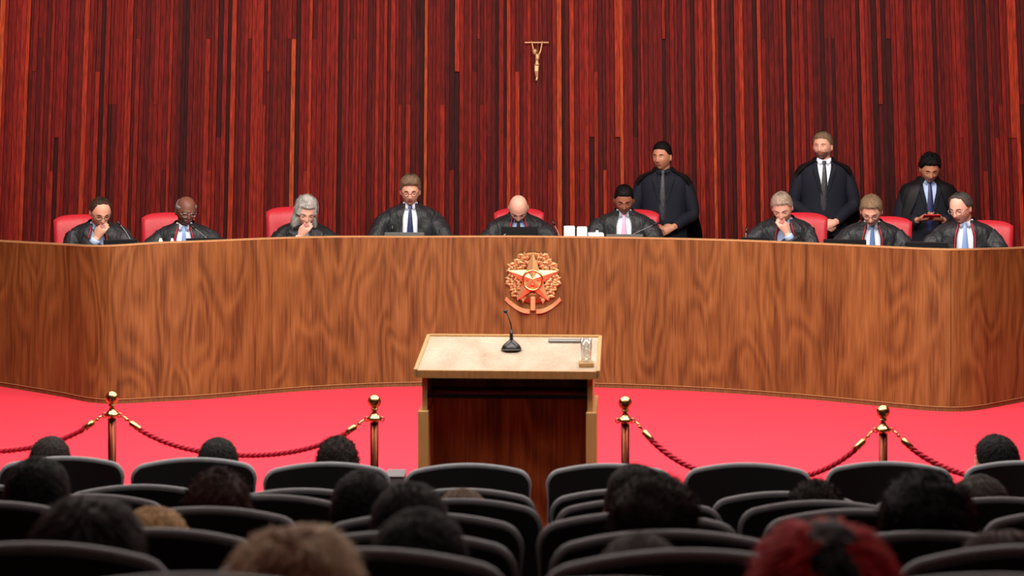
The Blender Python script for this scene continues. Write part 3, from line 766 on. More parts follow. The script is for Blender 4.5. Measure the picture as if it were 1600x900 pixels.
for j, (px, Y), nm in zip(JUD, JPOS, names):
    if j['ch'] is None: judge_chair(nm, atx(px, Y), Y+.12, 1.10, 0); continue
    cx, cy, rz = j['ch']; Yc = Y+.16; rz *= .8; judge_chair(nm, atx(cx, Yc+.3)+.33*math.sin(rz), Yc, at(cx, cy, Yc+.3).z-.0, rz)

# ------------------------------------------------------------ things on the desk
DT = .90
def on_desk(px, back): Y = bench_Y(px)+back; return Vector((atx(px, Y), Y, DT))
def laptop(px, w_px, top_py, label, back=.24, m_=DARKM, rz=0, logo=True):
    p = on_desk(px, back); h = at(px, top_py, p.y).z-DT; wd = w_px*p.y/F
    t = thing('laptop', label, 'laptop', p, rz)
    R = Matrix.Rotation(.18, 3, 'X')
    s_ = MB().box((0, 0, h/2+.008), (wd, .008, h-.01), 0, None, .003).build('screen', [m_], t, False)
    MB().box((0, .004+.0045, h/2+.008), (wd-.02, .001, h-.03)).build('display', DARKM, s_, False)
    MB().box((0, .12, .008), (wd, .235, .016), 0, None, .004).build('keyboard_base', m_, t, False)
    if logo: MB().box((-wd*.40, -.005, h*.83), (.018, .001, .006), 0, Matrix.Rotation(-.6, 3, 'Y')).build('badge', mat('pale_badge', (170, 170, 170), .5), t, False)
    return t
laptop(811, 56, 355, 'open black laptop in front of the bald person at centre')
def monitor(px, w_px, top_py, label, rz=0, back=.30, m_=DARKM):
    p = on_desk(px, back); h = at(px, top_py, p.y).z-DT; wd = w_px*p.y/F
    t = thing('monitor', label, 'monitor', p, rz)
    s_ = MB().box((0, 0, h/2+.03), (wd, .022, h-.06), 0, None, .004).build('housing', m_, t, False)
    MB().box((0, .0115, h/2+.03), (wd-.03, .001, h-.09)).build('display', DARKM, s_, False)
    MB().box((0, .02, .04), (.05, .02, .08)).build('neck', m_, t, False); MB().box((0, .03, .006), (.20, .14, .012), 0, None, .004).build('foot', m_, t, False)
monitor(188, 52, 374, 'low black monitor right of the person with hand over mouth, top just above the bench', .2)
monitor(322, 62, 372, 'low black monitor right of the moustached person', .2)
monitor(1320, 66, 374, 'low black monitor left of the seated person with fair hair', -.2)
monitor(1448, 66, 378, 'low black monitor left of the rightmost seated person', -.25)
monitor(1180, 44, 371, 'low black monitor left of the silver-grey haired person', -.2)
monitor(976, 58, 366, 'flat grey screen in front of the person with the pink tie', -.04, .2, GREYM)
monitor(632, 62, 363, 'flat grey screen in front of the tallest seated person', 0, .2, GREYM)
def gooseneck(label, base_px, tip, back=.34, r=.0035):
    p = on_desk(base_px, back); tp = at(tip[0], tip[1], p.y+.06); d = tp-p
    t = thing('desk_microphone', label, 'microphone', p)
    MB().lathe([(.03, 0), (.045, .004), (.045, .02), (.02, .03), (.012, .05)], n=16).build('base', DARKM, t)
    b = (0, 0, .04); pts = spline([b, (d.x*.1, 0, .22), (d.x*.55, d.y*.5, d.z*.82), (d.x, d.y, d.z)], 6)
    MB().tube(pts, r, 8).build('gooseneck', GREYM, t)
    e = pts[-1]; dd = (pts[-1]-pts[-3]).normalized(); MB().tube([e-dd*.01, e+dd*.012, e+dd*.04, e+dd*.045], [.006, .009, .009, .005], 10).build('capsule', DARKM, t)
gooseneck('thin gooseneck microphone beside the leftmost seated person', 214, (187, 350))
gooseneck('thin gooseneck microphone beside the moustached person', 342, (303, 356))
gooseneck('thin gooseneck microphone between the bald person and the papers', 880, (866, 351))
gooseneck('long gooseneck microphone bending across the person with the pink tie', 958, (1022, 351))
gooseneck('thin gooseneck microphone beside the silver-grey haired person', 1163, (1166, 362))
# papers and small items
def block(name, cat, label, px, py, wpx, m_, back=.2, d=.12, rz=0, bev=.004):
    p = on_desk(px, back); h = at(px, py, p.y).z-DT; wd = wpx*p.y/F
    o = MB().box((0, 0, h/2), (wd, d, h), 0, None, bev).build(name, m_, None, False, tuple(p)); o.rotation_euler = (0, 0, rz)
    return tag(o, label, cat)
t_ = on_desk(898, .2)
for (px, wpx, nm) in ((889.5, 17, 'left white upright folder beside the black divider near centre'), (909, 16, 'right white upright folder beside the black divider near centre')):
    block('paper_folder', 'folder', nm, px, 353.5 if px < 900 else 354.5, wpx, WHITE)
block('divider', 'book', 'slim black book standing between two white folders', 900, 353, 4, DARKM, .2, .12)
block('paper_sheets', 'papers', 'low pile of loose white papers right of the white folders', 931, 364, 24, WHITE, .2, .16)
def cup(px, py, wpx, label):
    p = on_desk(px, .16); h = at(px, py, p.y).z-DT; r = wpx*p.y/F/2
    o = MB().lathe([(r*.75, 0), (r, h*.6), (r, h-.015), (r*.7, h-.012), (r*.7, h)], n=14).build('cup', WHITE, None, True, tuple(p)); tag(o, label, 'cup')
cup(251, 372.5, 6, 'small white cup left of the two in front of the moustached person')
cup(269, 372.5, 5, 'small white cup right of the two in front of the moustached person')
cup(933, 360, 6, 'small white cup standing by the loose papers')
p = on_desk(613, .25); hh = at(613, 351, p.y).z-DT
tag(MB().lathe([(.012, 0), (.014, .02), (.012, hh-.04), (.012, hh)], n=12).build('pen_holder', DARKM, None, True, tuple(p)), 'slim black upright holder in front of the tallest seated person', 'holder')
# pin on the lapel of the eighth judge is too small to stand alone

# ------------------------------------------------------------ coat of arms on the bench
Yb = bench_Y(833)-.004
cp = at(833, 434, Yb)
em = thing('coat_of_arms', 'gilded round coat of arms with a star, wreath and ribbon mounted on the bench front', 'emblem', (cp.x, Yb-.010, cp.z), -.10)
def px2(v): return v*Yb/F
def starp(R, r, n=5, rot=0): return [((R if k % 2 == 0 else r)*math.sin(pi*k/n+rot), (R if k % 2 == 0 else r)*math.cos(pi*k/n+rot)) for k in range(2*n)]
def faceted_star(mb, cx, cz, R, r, y0, yc, mi=0, n=5):
    ps = starp(R, r, n); k = len(ps)
    vs = [(cx+x, y0, cz+z) for x, z in ps]+[(cx, yc, cz)]+[(cx+x, y0+.012 if y0 < 0 else 0, cz+z) for x, z in ps]
    fs = [(i, k, (i+1) % k) for i in range(k)]+[(i, (i+1) % k, (i+1) % k+k+1, i+k+1) for i in range(k)]
    mb.add(vs, fs, mi)
faceted = MB(); faceted_star(faceted, 0, px2(-1), px2(42), px2(17.5), -.034, -.058); faceted.build('star', STARM, em, False)
MB().lathe([(px2(17), 0), (px2(17), .02), (px2(16), .026), (px2(14.5), .026), (px2(13.5), .02), (px2(13.5), 0)], (0, -.028, px2(-3)), 40, 0, Matrix.Rotation(pi/2, 3, 'X')).build('ring', BRASS, em)
MB().ball((0, -.030, px2(-3)), (px2(13.4), .022, px2(13.4)), 12).build('disc', BRASS, em)
sx = MB()
for (a, b_) in ((0, 5), (0, -6), (-4, -1), (4, 0), (2, -3)): faceted_star(sx, px2(a), px2(b_-3), px2(2.4), px2(1.0), -.050, -.056)
sx.build('small_stars', GOLD, em, False)
rs = random.Random(3)
for s in (-1, 1):
    wr = MB(); leafn = 0
    # coffee branch (left) and tobacco branch (right): leaves fanned along an arc
    for k in range(20):
        a = .30+k*(2.35/19); rad = px2(32+2*math.sin(k*1.3))
        for lay, (ro, da, L) in enumerate(((0, 0, 13), (6.5, .06, 11), (-7, -.03, 10))):
            A = a+da; rr = rad+px2(ro); cx, cz = s*rr*math.sin(A), rr*math.cos(A)
            tilt = A+(.7 if k % 2 else -.5)+rs.uniform(-.3, .3); l = px2(L)*rs.uniform(.8, 1.1); wd = l*(.26 if s < 0 else .32)
            ux, uz = s*math.sin(tilt), math.cos(tilt); vx, vz = uz, -ux
            y = -.010-.008*lay-rs.uniform(0, .006)
            vs = [(cx-ux*l/2, y+.004, cz-uz*l/2), (cx+vx*wd, y+.006, cz+vz*wd), (cx+ux*l*.1, y-.008, cz+uz*l*.1), (cx-vx*wd, y+.006, cz-vz*wd), (cx+ux*l*.55, y, cz+uz*l*.55), (cx, .0, cz)]
            wr.add(vs, [(0, 1, 2), (1, 4, 2), (4, 3, 2), (3, 0, 2), (0, 5, 1), (1, 5, 4), (4, 5, 3), (3, 5, 0)])
        if k % 3 == 0: wr.ball((s*(rad+px2(2))*math.sin(a+.08), -.024, (rad+px2(2))*math.cos(a+.08)), px2(2.4), 5)
    wr.tube([(s*px2(33)*math.sin(.2+i*.26), -.008, px2(33)*math.cos(.2+i*.26)) for i in range(11)], px2(1.6), 6)
    wr.build('coffee_branch' if s < 0 else 'tobacco_branch', GOLD, em, False)
MB().box((0, -.014, -px2(40)), (px2(8), .03, px2(22)), 0, None, .006).build('sword_hilt', GOLD, em, False)
# back plate ring so the wreath reads as one relief
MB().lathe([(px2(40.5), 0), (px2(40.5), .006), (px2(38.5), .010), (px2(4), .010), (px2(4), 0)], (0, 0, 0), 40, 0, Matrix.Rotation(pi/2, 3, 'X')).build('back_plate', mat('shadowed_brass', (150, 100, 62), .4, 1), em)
for s in (-1, 1):
    rb = MB(); A, B = [], []
    for i in range(13):
        t = i/12; x = s*px2(5+38*t); z = px2(-52+20*t**2.1); w2 = px2(3.6-1.0*t); y = -.016-.010*math.sin(t*7)
        A.append((x-s*w2*.5*t, y, z+w2)); B.append((x+s*w2*.5*t, y, z-w2))
    vs = A+B+[(x, y+.014, z) for x, y, z in A]+[(x, y+.014, z) for x, y, z in B]; n = 13; fs = []
    for i in range(12):
        fs += [(i, i+1, n+i+1, n+i), (2*n+i, 3*n+i, 3*n+i+1, 2*n+i+1), (i, 2*n+i, 2*n+i+1, i+1), (n+i, n+i+1, 3*n+i+1, 3*n+i)]
    fs += [(12, 38, 51, 25)]
    rb.add(vs, fs); rb.build('ribbon', GOLD, em, False)

# ------------------------------------------------------------ crucifix on the wall
wc = wallp(atx(839, 18.7), EYE+(HOR-95)*18.7/F, .06); u = 18.7/F
cr = thing('crucifix', 'small gilded crucifix hanging on the red slatted wall', 'crucifix', wc)
MB().box((0, .0, 29*u), (38*u, .012, 2.2*u), 0, None, .003).build('crossbar', GOLD, cr, False)
MB().box((2*u, .006, -3*u), (1.6*u, .010, 76*u), 0, None, .002).build('upright', mat('dark_bronze', (120, 62, 40), .4, 1), cr, False)
fg = MB()
fg.ball((-3*u, -.030, 14*u), (3.6*u, 3.4*u, 4.6*u), 8); fg.ball((-3.2*u, -.028, 15.5*u), (4.2*u, 4.0*u, 3.8*u), 8)
fg.tube(spline([(1*u, -.02, 11*u), (1.2*u, -.024, 6*u), (.4*u, -.022, 0), (.8*u, -.022, -6*u)], 4), [1.5*u]+[3.4*u]*3+[3.6*u]*3+[2.8*u]*3+[3.2*u]*3, 10)
fg.tube([(-1.5*u, -.02, 9*u), (-5*u, -.018, 16*u), (-7.5*u, -.014, 29*u)], [1.7*u, 1.4*u, 1.1*u], 8)
fg.tube([(3.2*u, -.02, 9*u), (6.5*u, -.018, 17*u), (8.5*u, -.014, 29*u)], [1.7*u, 1.4*u, 1.1*u], 8)
for s in (-1, 1): fg.tube([(s*1.4*u, -.02, -6*u), (s*1.6*u-.4*u, -.036, -16*u), (s*.8*u+.6*u, -.022, -26*u), (-.8*u, -.03, -31*u)], [2.6*u, 1.9*u, 1.3*u, 1.2*u], 8)
fg.ball((-8*u, -.014, 30*u), 1.4*u, 6); fg.ball((9*u, -.014, 30*u), 1.4*u, 6)
fg.ball((.6*u, -.024, -5*u), (3.9*u, 3.3*u, 3.2*u), 8)
me = to_remesh(fg, 'figure', .0035, [GOLD]); o = bpy.data.objects.new('figure', me); C.objects.link(o); o.parent = cr

# ------------------------------------------------------------ lectern
LY = 9.41; lx = atx(791.5, LY); LZ = at(0, 584, LY).z
lec = thing('lectern', 'wooden lectern with pale sloping top and dark open back, between two barrier posts', 'lectern', (lx, LY, 0), -.058)
W = 286*LY/F; dep = .62
Ytop = LY+dep; zf = at(0, 525, Ytop).z; zn = at(0, 580, LY).z
sl = math.atan2(zf-zn, dep)
Rt = Matrix.Rotation(sl, 3, 'X')
def slab(mb, x0, x1, y0, y1, th, up=0):      # on the sloped plane
    vs = []
    for x in (x0, x1):
        for y in (y0, y1):
            for z in (up, up-th): vs.append(Vector((x, 0, zn))+Rt @ Vector((0, y, z))+Vector((0, 0, 0)))
    mb.add(vs, [(0, 1, 3, 2), (4, 6, 7, 5), (0, 4, 5, 1), (2, 3, 7, 6), (0, 2, 6, 4), (1, 5, 7, 3)])
hyp = dep/math.cos(sl)
a = MB(); slab(a, -W/2, W/2, .012, hyp, .030); a.build('sloping_top', VEN_L, lec, False)
a = MB(); slab(a, -W/2, W/2, 0, .012, .036, .001); a.build('front_edge', OLIVE, lec, False)
a = MB(); slab(a, -W/2, W/2, hyp-.018, hyp, .04, .008); a.build('rear_lip', OLIVE, lec, False)
for s in (-1, 1):
    a = MB(); slab(a, s*W/2-.008, s*W/2+.008, .0, hyp, .034, .006); a.build('side_lip', EDGE, lec, False)
def lp(v): return v*LY/F
for s in (-1, 1):
    xo = W/2-lp(9)
    vs = []
    for x in (s*xo, s*(xo-lp(8))):
        vs += [(x, .045, 0.55), (x, dep-.05, .55), (x, dep-.05, zn+(dep-.05)*math.tan(sl)-.03), (x, .045, zn+.045*math.tan(sl)-.035)]
    MB().add(vs, [(0, 1, 2, 3)[::s], (4, 7, 6, 5)[::s], (0, 4, 5, 1)[::s], (1, 5, 6, 2)[::s], (2, 6, 7, 3)[::s], (3, 7, 4, 0)[::s]]).build('upper_side_panel', OLIVE, lec, False)
    x1 = W/2-lp(2); wd = lp(16)
    zl = at(0, 645, LY).z
    MB().box((s*(x1-wd/2-lp(1)), .02+(dep-.08)/2, zl/2), (wd, dep-.08, zl), 0, None, .002).build('lower_side_panel', OLIVE, lec, False)
MB().box((0, .30, .52), (W-lp(24), .02, 1.04)).build('back_panel', VEN_D, lec, False)
MB().box((0, .17, at(0, 619, LY+.06).z), (W-lp(26), .24, .02)).build('shade_shelf', DARKM, lec, False)  # black board standing in for the shadow band under the sloping top
MB().box((0, .47, .55), (W-lp(26), .02, 1.05)).build('front_panel', VEN_D, lec, False)
MB().box((0, dep/2, .02), (W-lp(24), dep-.1, .04)).build('bottom_board', VEN_D, lec, False)
def on_top(px, py):       # a point of the sloped top seen at a pixel (lectern turn ignored, then corrected by depth)
    best = None
    for k in range(200):
        y = LY+dep*k/199; z = zn+(y-LY)*math.tan(sl)+.002; e = abs(HOR+(EYE-z)*F/y-py)
        if best is None or e < best[0]: best = (e, y, z)
    return Vector((atx(px, best[1]), best[1], best[2]))
p = on_top(799, 547)
mic = thing('lectern_microphone', 'black gooseneck microphone standing on the pale lectern top', 'microphone', p)
mb = MB(); ub = p.y/F
mb.v = []
prof = [(16, 10, 0), (16, 10, 2.5), (13, 8, 8), (7, 5, 13), (3.5, 3, 16)]
vs = [(a_*ub*math.cos(2*pi*j/24), b_*ub*math.sin(2*pi*j/24)*1.6, z*ub) for a_, b_, z in prof for j in range(24)]
mb.add(vs, [(i*24+j, i*24+(j+1) % 24, (i+1)*24+(j+1) % 24, (i+1)*24+j) for i in range(4) for j in range(24)]+[tuple(range(96, 120)), tuple(range(24))[::-1]]); mb.build('base', DARKM, mic)
MB().box((0, -10*ub*1.6, 2.5*ub), (28*ub, .003, 2*ub)).build('base_trim', GREYM, mic, False)
tip = at(790, 487, p.y+.02)-p
pts = spline([(0, 0, 14*ub), (0, 0, 34*ub), (tip.x*.25, 0, tip.z*.75), (tip.x*.8, tip.y, tip.z)], 8)
mb = MB().tube([(0, 0, 12*ub), (0, 0, 32*ub)], [3.6*ub, 2.2*ub], 10); mb.tube(pts, 1.0*ub, 8); mb.build('gooseneck', DARKM, mic)
MB().ball(tip, (3.2*ub, 3.2*ub, 3.4*ub), 8).build('foam_cap', DARKM, mic)
# coaster, glass
p = on_top(916, 571); p.z += .0
cst = MB().box((0, 0, .006), (23*p.y/F, .085, .02), 0, None, .002).build('coaster', OLIVE, None, False, tuple(p)); tag(cst, 'small square wooden coaster under the glass on the lectern', 'coaster')
g = thing('drinking_glass', 'clear straight drinking glass of water on the lectern coaster', 'glass', (p.x, p.y+.0, p.z+.017))
ug = p.y/F; Rg = 9*ug; Hg = 36*ug
gl = MB().lathe([(Rg*.9, 0), (Rg, Hg), (Rg-.002, Hg), (Rg*.9-.002, .008), (.0005, .008)], n=28); gl.build('tumbler', GLASS, g)
MB().lathe([(Rg*.9-.003, .0085), (Rg*.96-.0028, Hg*.62), (.0005, Hg*.62)], n=28).build('water', WATER, g)
p = on_top(886, 535)
pen = MB().box((0, 0, .008), (58*p.y/F, .03, .014), 0, Matrix.Rotation(sl, 3, 'X'), .003).build('name_plate', GREYM, None, False, tuple(p)); pen.rotation_euler = (0, 0, -.05)
tag(pen, 'flat grey metal bar lying along the rear of the lectern top', 'bar')
# grey floor box beside the lectern
p = at(621, 743, 9.25)
bx = thing('floor_box', 'low grey box on the carpet left of the lectern, behind the front row', 'box', (p.x-.01, 9.3, 0))
zb = at(621, 744, 9.2).z-.01
MB().box((0, 0, zb/2), (.085, .16, zb), 0, None, .008).build('body', mat('mid_grey_plastic', (96, 96, 100), .5), bx, False)
MB().box((0, 0, zb+.004), (.09, .165, .008), 0, None, .003).build('lid', mat('light_grey_plastic', (120, 120, 124), .5), bx, False)

# ------------------------------------------------------------ barrier posts and ropes
def barrier_post(label, px, Yp):
    X = atx(px, Yp); t = thing('barrier_post', label, 'post', (X, Yp, 0))
    MB().lathe([(.15, 0), (.15, .012), (.13, .022), (.04, .035), (.028, .06)], n=28).build('base', BRASS, t)
    MB().tube([(0, 0, .05), (0, 0, .915)], .0185, 16).build('tube', BRASS_DARK, t)
    MB().lathe([(.019, .905), (.021, .912), (.034, .916), (.036, .922), (.024, .932), (.014, .944), (.011, .956), (.017, .962), (.017, .966), (.010, .970)], n=20).build('collar', BRASS, t)
    MB().ball((0, 0, .9965), .0295, 12).build('ball_finial', BRASS, t)
    h = MB()
    for s in (-1, 1):
        h.tube([(s*(.033+.010*math.cos(a)), .010*math.sin(a)*0, .918+.010*math.sin(a)) for a in [k*pi/5 for k in range(11)]], .0028, 6, caps=False)
    h.build('hook_ring', BRASS, t)
    return Vector((X, Yp, .918))
PX = [(-235, 9.3, 'brass barrier post beyond the left edge'), (175, 9.21, 'leftmost visible brass barrier post, crimson ropes on both sides'), (585, 9.1, 'brass barrier post left of the lectern, rope only on its left'),
      (977, 9.06, 'brass barrier post right of the lectern, rope only on its right'), (1380, 8.81, 'brass barrier post at right with ropes on both sides'), (1800, 8.75, 'brass barrier post beyond the right edge')]
PP = [barrier_post(l, x, y) for x, y, l in PX]
def rope(label, a, b, lowpy):
    a = a+Vector((.045, 0, -.004)); b = b+Vector((-.045, 0, -.004))
    zl = at(0, lowpy, (a.y+b.y)/2).z; n = 120; ctr = []
    sag = (a.z+b.z)/2-zl
    ca = 2.2
    for i in range(n+1):
        t = i/n; q = a.lerp(b, t); q.z -= sag*(math.cosh(ca)-math.cosh(ca*(2*t-1)))/(math.cosh(ca)-1)*1.0
        ctr.append(q)
    r = tag(bpy.data.objects.new('barrier_rope', None), label, 'rope'); C.objects.link(r); r.location = ctr[0]
    ctr = [c-ctr[0] for c in ctr]; L = sum((ctr[i+1]-ctr[i]).length for i in range(n))
    i0, i1 = 7, n-7
    st = MB()
    for k in range(3):
        pts = []; s_ = 0
        for i in range(i0, i1+1):
            for sub in range(3):
                if i == i1 and sub: break
                f = sub/3; c = ctr[i].lerp(ctr[min(i+1, n)], f); t = (ctr[min(i+1, n)]-ctr[i-1]).normalized()
                u = t.cross(Vector((0, 1, 0))).normalized(); w_ = Vector((0, 1, 0))
                A = 2*pi*k/3+((i+f)/n*L)/.075*2*pi; pts.append(c+u*(.0068*math.cos(A))+w_*(.0068*math.sin(A)))
        st.tube(pts, .0078, 6)
    st.build('twisted_cord', ROPE, r)
    for sgn, (p0, p1, p2) in ((1, (ctr[0], ctr[4], ctr[9])), (-1, (ctr[n], ctr[n-4], ctr[n-9]))):
        h = MB(); d = (p2-p1).normalized(); h.tube([p1, p1+d*.004, p2-d*.004, p2], [.008, .0135, .0135, .012], 12)
        h.tube([p0+(p1-p0)*.0, p0.lerp(p1, .5)+Vector((0, 0, .006)), p1], .0042, 8); h.ball(p0.lerp(p1, .55), .0075, 6); h.build('end_clip', BRASS, r)
rope('crimson twisted rope at far left, running out of the frame from the first post', PP[0], PP[1], 705)
rope('crimson twisted rope hanging between the two left-hand posts', PP[1], PP[2], 711)
rope('crimson twisted rope between the two right-hand posts, its low middle behind a chair', PP[3], PP[4], 752)
rope('crimson twisted rope at far right, running down behind the end chair', PP[4], PP[5], 752)

# ------------------------------------------------------------ auditorium chairs
def make_seat():
    t = thing('auditorium_chair', 'x', 'chair')
    W = .242; H0 = .40; nx = 22; nz_ = 12; K = {}
    def outline(u):      # top height across the back
        c = max(0, (abs(u)-.84)/.16); return CH-.004-.024*u*u-.040*(1-math.sqrt(max(0, 1-c*c)))
    fr = []; bk = []
    for i in range(nz_+1):
        v = i/nz_
        for k in range(nx+1):
            u = -1+2*k/nx; u = math.copysign(1-(1-abs(u))**1.7, u); us = u
            wd = W*(.93+.07*sstep(0, .7, v)); x = us*wd; top = outline(us); z = H0+(top-H0)*v
            y = .10*v-.055*u*u-.0
            fr.append((x, y+.028, z)); bk.append((x, y-.012, z))
    n = len(fr); fs = []
    for i in range(nz_):
        for k in range(nx):
            a = i*(nx+1)+k; fs.append((a, a+nx+1, a+nx+2, a+1)); fs.append((n+a, n+a+1, n+a+nx+2, n+a+nx+1))
    def q(a, b): fs.append((a, b, n+b, n+a))
    for k in range(nx): q(k, k+1); q(nz_*(nx+1)+k+1, nz_*(nx+1)+k)
    for i in range(nz_): q((i+1)*(nx+1), i*(nx+1)); q(i*(nx+1)+nx, (i+1)*(nx+1)+nx)
    bkr = MB().add([(x, -y, z) for x, y, z in fr+bk], [f[::-1] for f in fs]); bkr = MB().add([(x, y-.10+.0, z) for x, y, z in fr+bk], fs)
    soften(bkr.build('backrest', BLACKP, t), 50)
    # rim along the top and sides
    path = []
    for i in range(6): 
        v = .72+.28*i/6; wd = W*(.93+.07*sstep(0, .7, v)); path.append((-wd, .10*v-.055-.092, H0+(outline(-1)-H0)*v))
    for k in range(25):
        u = -1+2*k/24; u = math.copysign(1-(1-abs(u))**1.7, u); path.append((u*W, .10-.055*u*u-.092, outline(u)+.002))
    for i in range(5, -1, -1):
        v = .72+.28*i/6; wd = W*(.93+.07*sstep(0, .7, v)); path.append((wd, .10*v-.055-.092, H0+(outline(1)-H0)*v))
    MB().tube([Vector(p) for p in path], [.004]*5+[.006]+[.0085]*25+[.006]+[.004]*5, 8, flat=(1, 1.5)).build('rim', RIM, t)
    MB().box((0, .22, .42), (.46, .46, .10), 0, Matrix.Rotation(.06, 3, 'X'), .03).build('seat', BLACKP, t)
    for s in (-1, 1):
        MB().box((s*.262, .16, .62), (.035, .30, .03), 0, None, .008).build('armrest', BLACKP, t)
        MB().box((s*.262, .14, .31), (.025, .06, .62)).build('leg', DARKM, t)
        MB().box((s*.262, .14, .01), (.05, .36, .02), 0, None, .004).build('foot', DARKM, t)
    return t
seat0 = make_seat(); used = False
rowname = {'A': 'front row', 'B': 'second row', 'C': 'third row', 'D': 'fourth row', 'E': 'fifth row', 'F': 'sixth row', 'G': 'nearest row'}
ORD = ['leftmost', 'second from left', 'third from left', 'fourth from left', 'fifth from left', 'sixth from left', 'seventh from left', 'eighth from left', 'ninth from left']
ROWC = {'A': [(99, 712), (305, 714), (512, 721), (731, 723), (952, 723), (1167, 722), (1387, 720), (1602, 719)],
        'B': [(-34, 756), (218, 756), (470, 762), (722, 762), (975, 763), (1226, 767), (1476, 771), (1728, 771)],
        'C': [(-148, 772), (135, 771), (417, 772), (716, 778), (997, 778), (1283, 781), (1567, 776)],
        'D': [(-24, 782), (317, 791), (660, 800), (996, 799), (1345, 794), (1685, 796)],
        'E': [(-165, 822), (232, 824), (620, 829), (1046, 827), (1448, 829), (1850, 829)],
        'F': [(42, 846), (562, 855), (1078, 857), (1625, 850)],
        'G': [(300, 895), (960, 903), (1560, 896)]}
NEARNAME = {}
for k in 'ABCDEFG':
    for i, (px, py) in enumerate(ROWC[k]):
        Y = ROWY[k]*(1+ (ROWP[k]-py)/(ROWP[k]-HOR)*.8); z = ROWF[k]
        Yt = F*(EYE-z-CH)/(py-HOR); Y = Yt
        rz = -math.atan2(atx(px, Y), 16)*.5
        z -= .013
        lab = 'black auditorium chair with grey rim, %s in the %s of the audience' % (ORD[i], rowname[k])
        if not used: seat0.location = (atx(px, Y), Y, z); seat0.rotation_euler = (0, 0, rz); seat0['label'] = lab; seat0['group'] = 'chairs in the '+rowname[k]; used = True
        else: dup(seat0, (atx(px, Y), Y, z), rz, lab, None, 'chairs in the '+rowname[k])

# ------------------------------------------------------------ audience, seen from behind
def audience_mesh(skin_, lean=.05):
    b = MB(); hz = .47
    P = Vector((0, 0, hz)); Hc = Vector((0, 0, 1.10)); M = Matrix.Translation(Hc)
    add_head(b, M); b.tube([(0, .01, .90), (0, .012, .98), (0, .018, 1.04)], [.065, .055, .053], 14)
    def ring(a, bb, z): return [Vector((a*math.sin(k*pi/10), -bb*math.cos(k*pi/10), z)) for k in range(20)]
    rings = [ring(.15, .11, .42), ring(.155, .12, .50), ring(.14, .10, .66), ring(.165, .11, .78), ring(.18, .10, .86), ring(.16, .085, .91), ring(.09, .065, .95)]
    vs = [v for r in rings for v in r]; fs = [(i*20+j, i*20+(j+1) % 20, (i+1)*20+(j+1) % 20, (i+1)*20+j) for i in range(len(rings)-1) for j in range(20)]
    fs += [tuple(range(20))[::-1], tuple(range((len(rings)-1)*20, len(rings)*20))]; b.add(vs, fs)
    for s in (-1, 1):
        b.tube([(s*.17, 0, .87), (s*.22, -.02, .72), (s*.21, -.08, .62), (s*.15, -.22, .60), (s*.08, -.30, .59)], [.05, .045, .042, .036, .028], 10)
        add_hand(b, (s*.08, -.30, .59), (-s*.3, -1, 0), (0, 0, -1), -s, .35)
        b.tube([(s*.09, 0, .48), (s*.10, -.22, .49), (s*.11, -.44, .48), (s*.11, -.47, .28), (s*.11, -.47, .09)], [.085, .08, .06, .052, .036], 12)
        b.tube([(s*.11, -.43, .045), (s*.11, -.50, .05), (s*.11, -.60, .035)], [.034, .04, .026], 10)
    return to_remesh(b, 'person', .011, [skin_]), M
AM = {k: audience_mesh(SK[k]) for k in ('tan', 'pale')}
def clothes_mesh():
    c = MB()
    prof = [(.955, .085, .07), (.93, .14, .09), (.90, .19, .11), (.85, .21, .125), (.78, .205, .13), (.65, .18, .13), (.50, .185, .145), (.42, .18, .14)]
    n = 28; vs = [Vector((a*math.sin(2*pi*k/n), -bb*math.cos(2*pi*k/n), z)) for z, a, bb in prof for k in range(n)]
    c.add(vs, [(i*n+j, (i+1)*n+j, (i+1)*n+(j+1) % n, i*n+(j+1) % n) for i in range(len(prof)-1) for j in range(n)])
    for s in (-1, 1): c.tube([(s*.175, 0, .875), (s*.225, -.02, .72), (s*.215, -.08, .63), (s*.16, -.21, .605)], [.065, .06, .056, .045], 14)
    t = MB()
    for s in (-1, 1): t.tube([(s*.09, .02, .49), (s*.10, -.22, .50), (s*.11, -.45, .49), (s*.11, -.475, .28), (s*.11, -.47, .07)], [.11, .098, .078, .068, .06], 14)
    return c, t
cm, tm = clothes_mesh()
SHM = [cm.mesh('jacket', mat('dark_jacket', (28, 28, 34), .8)), cm.mesh('jacket', mat('charcoal_jumper', (58, 54, 56), .8)), cm.mesh('jacket', mat('brown_top', (92, 66, 52), .8))]
TRM = tm.mesh('trousers', mat('dark_trousers', (24, 26, 36), .8))
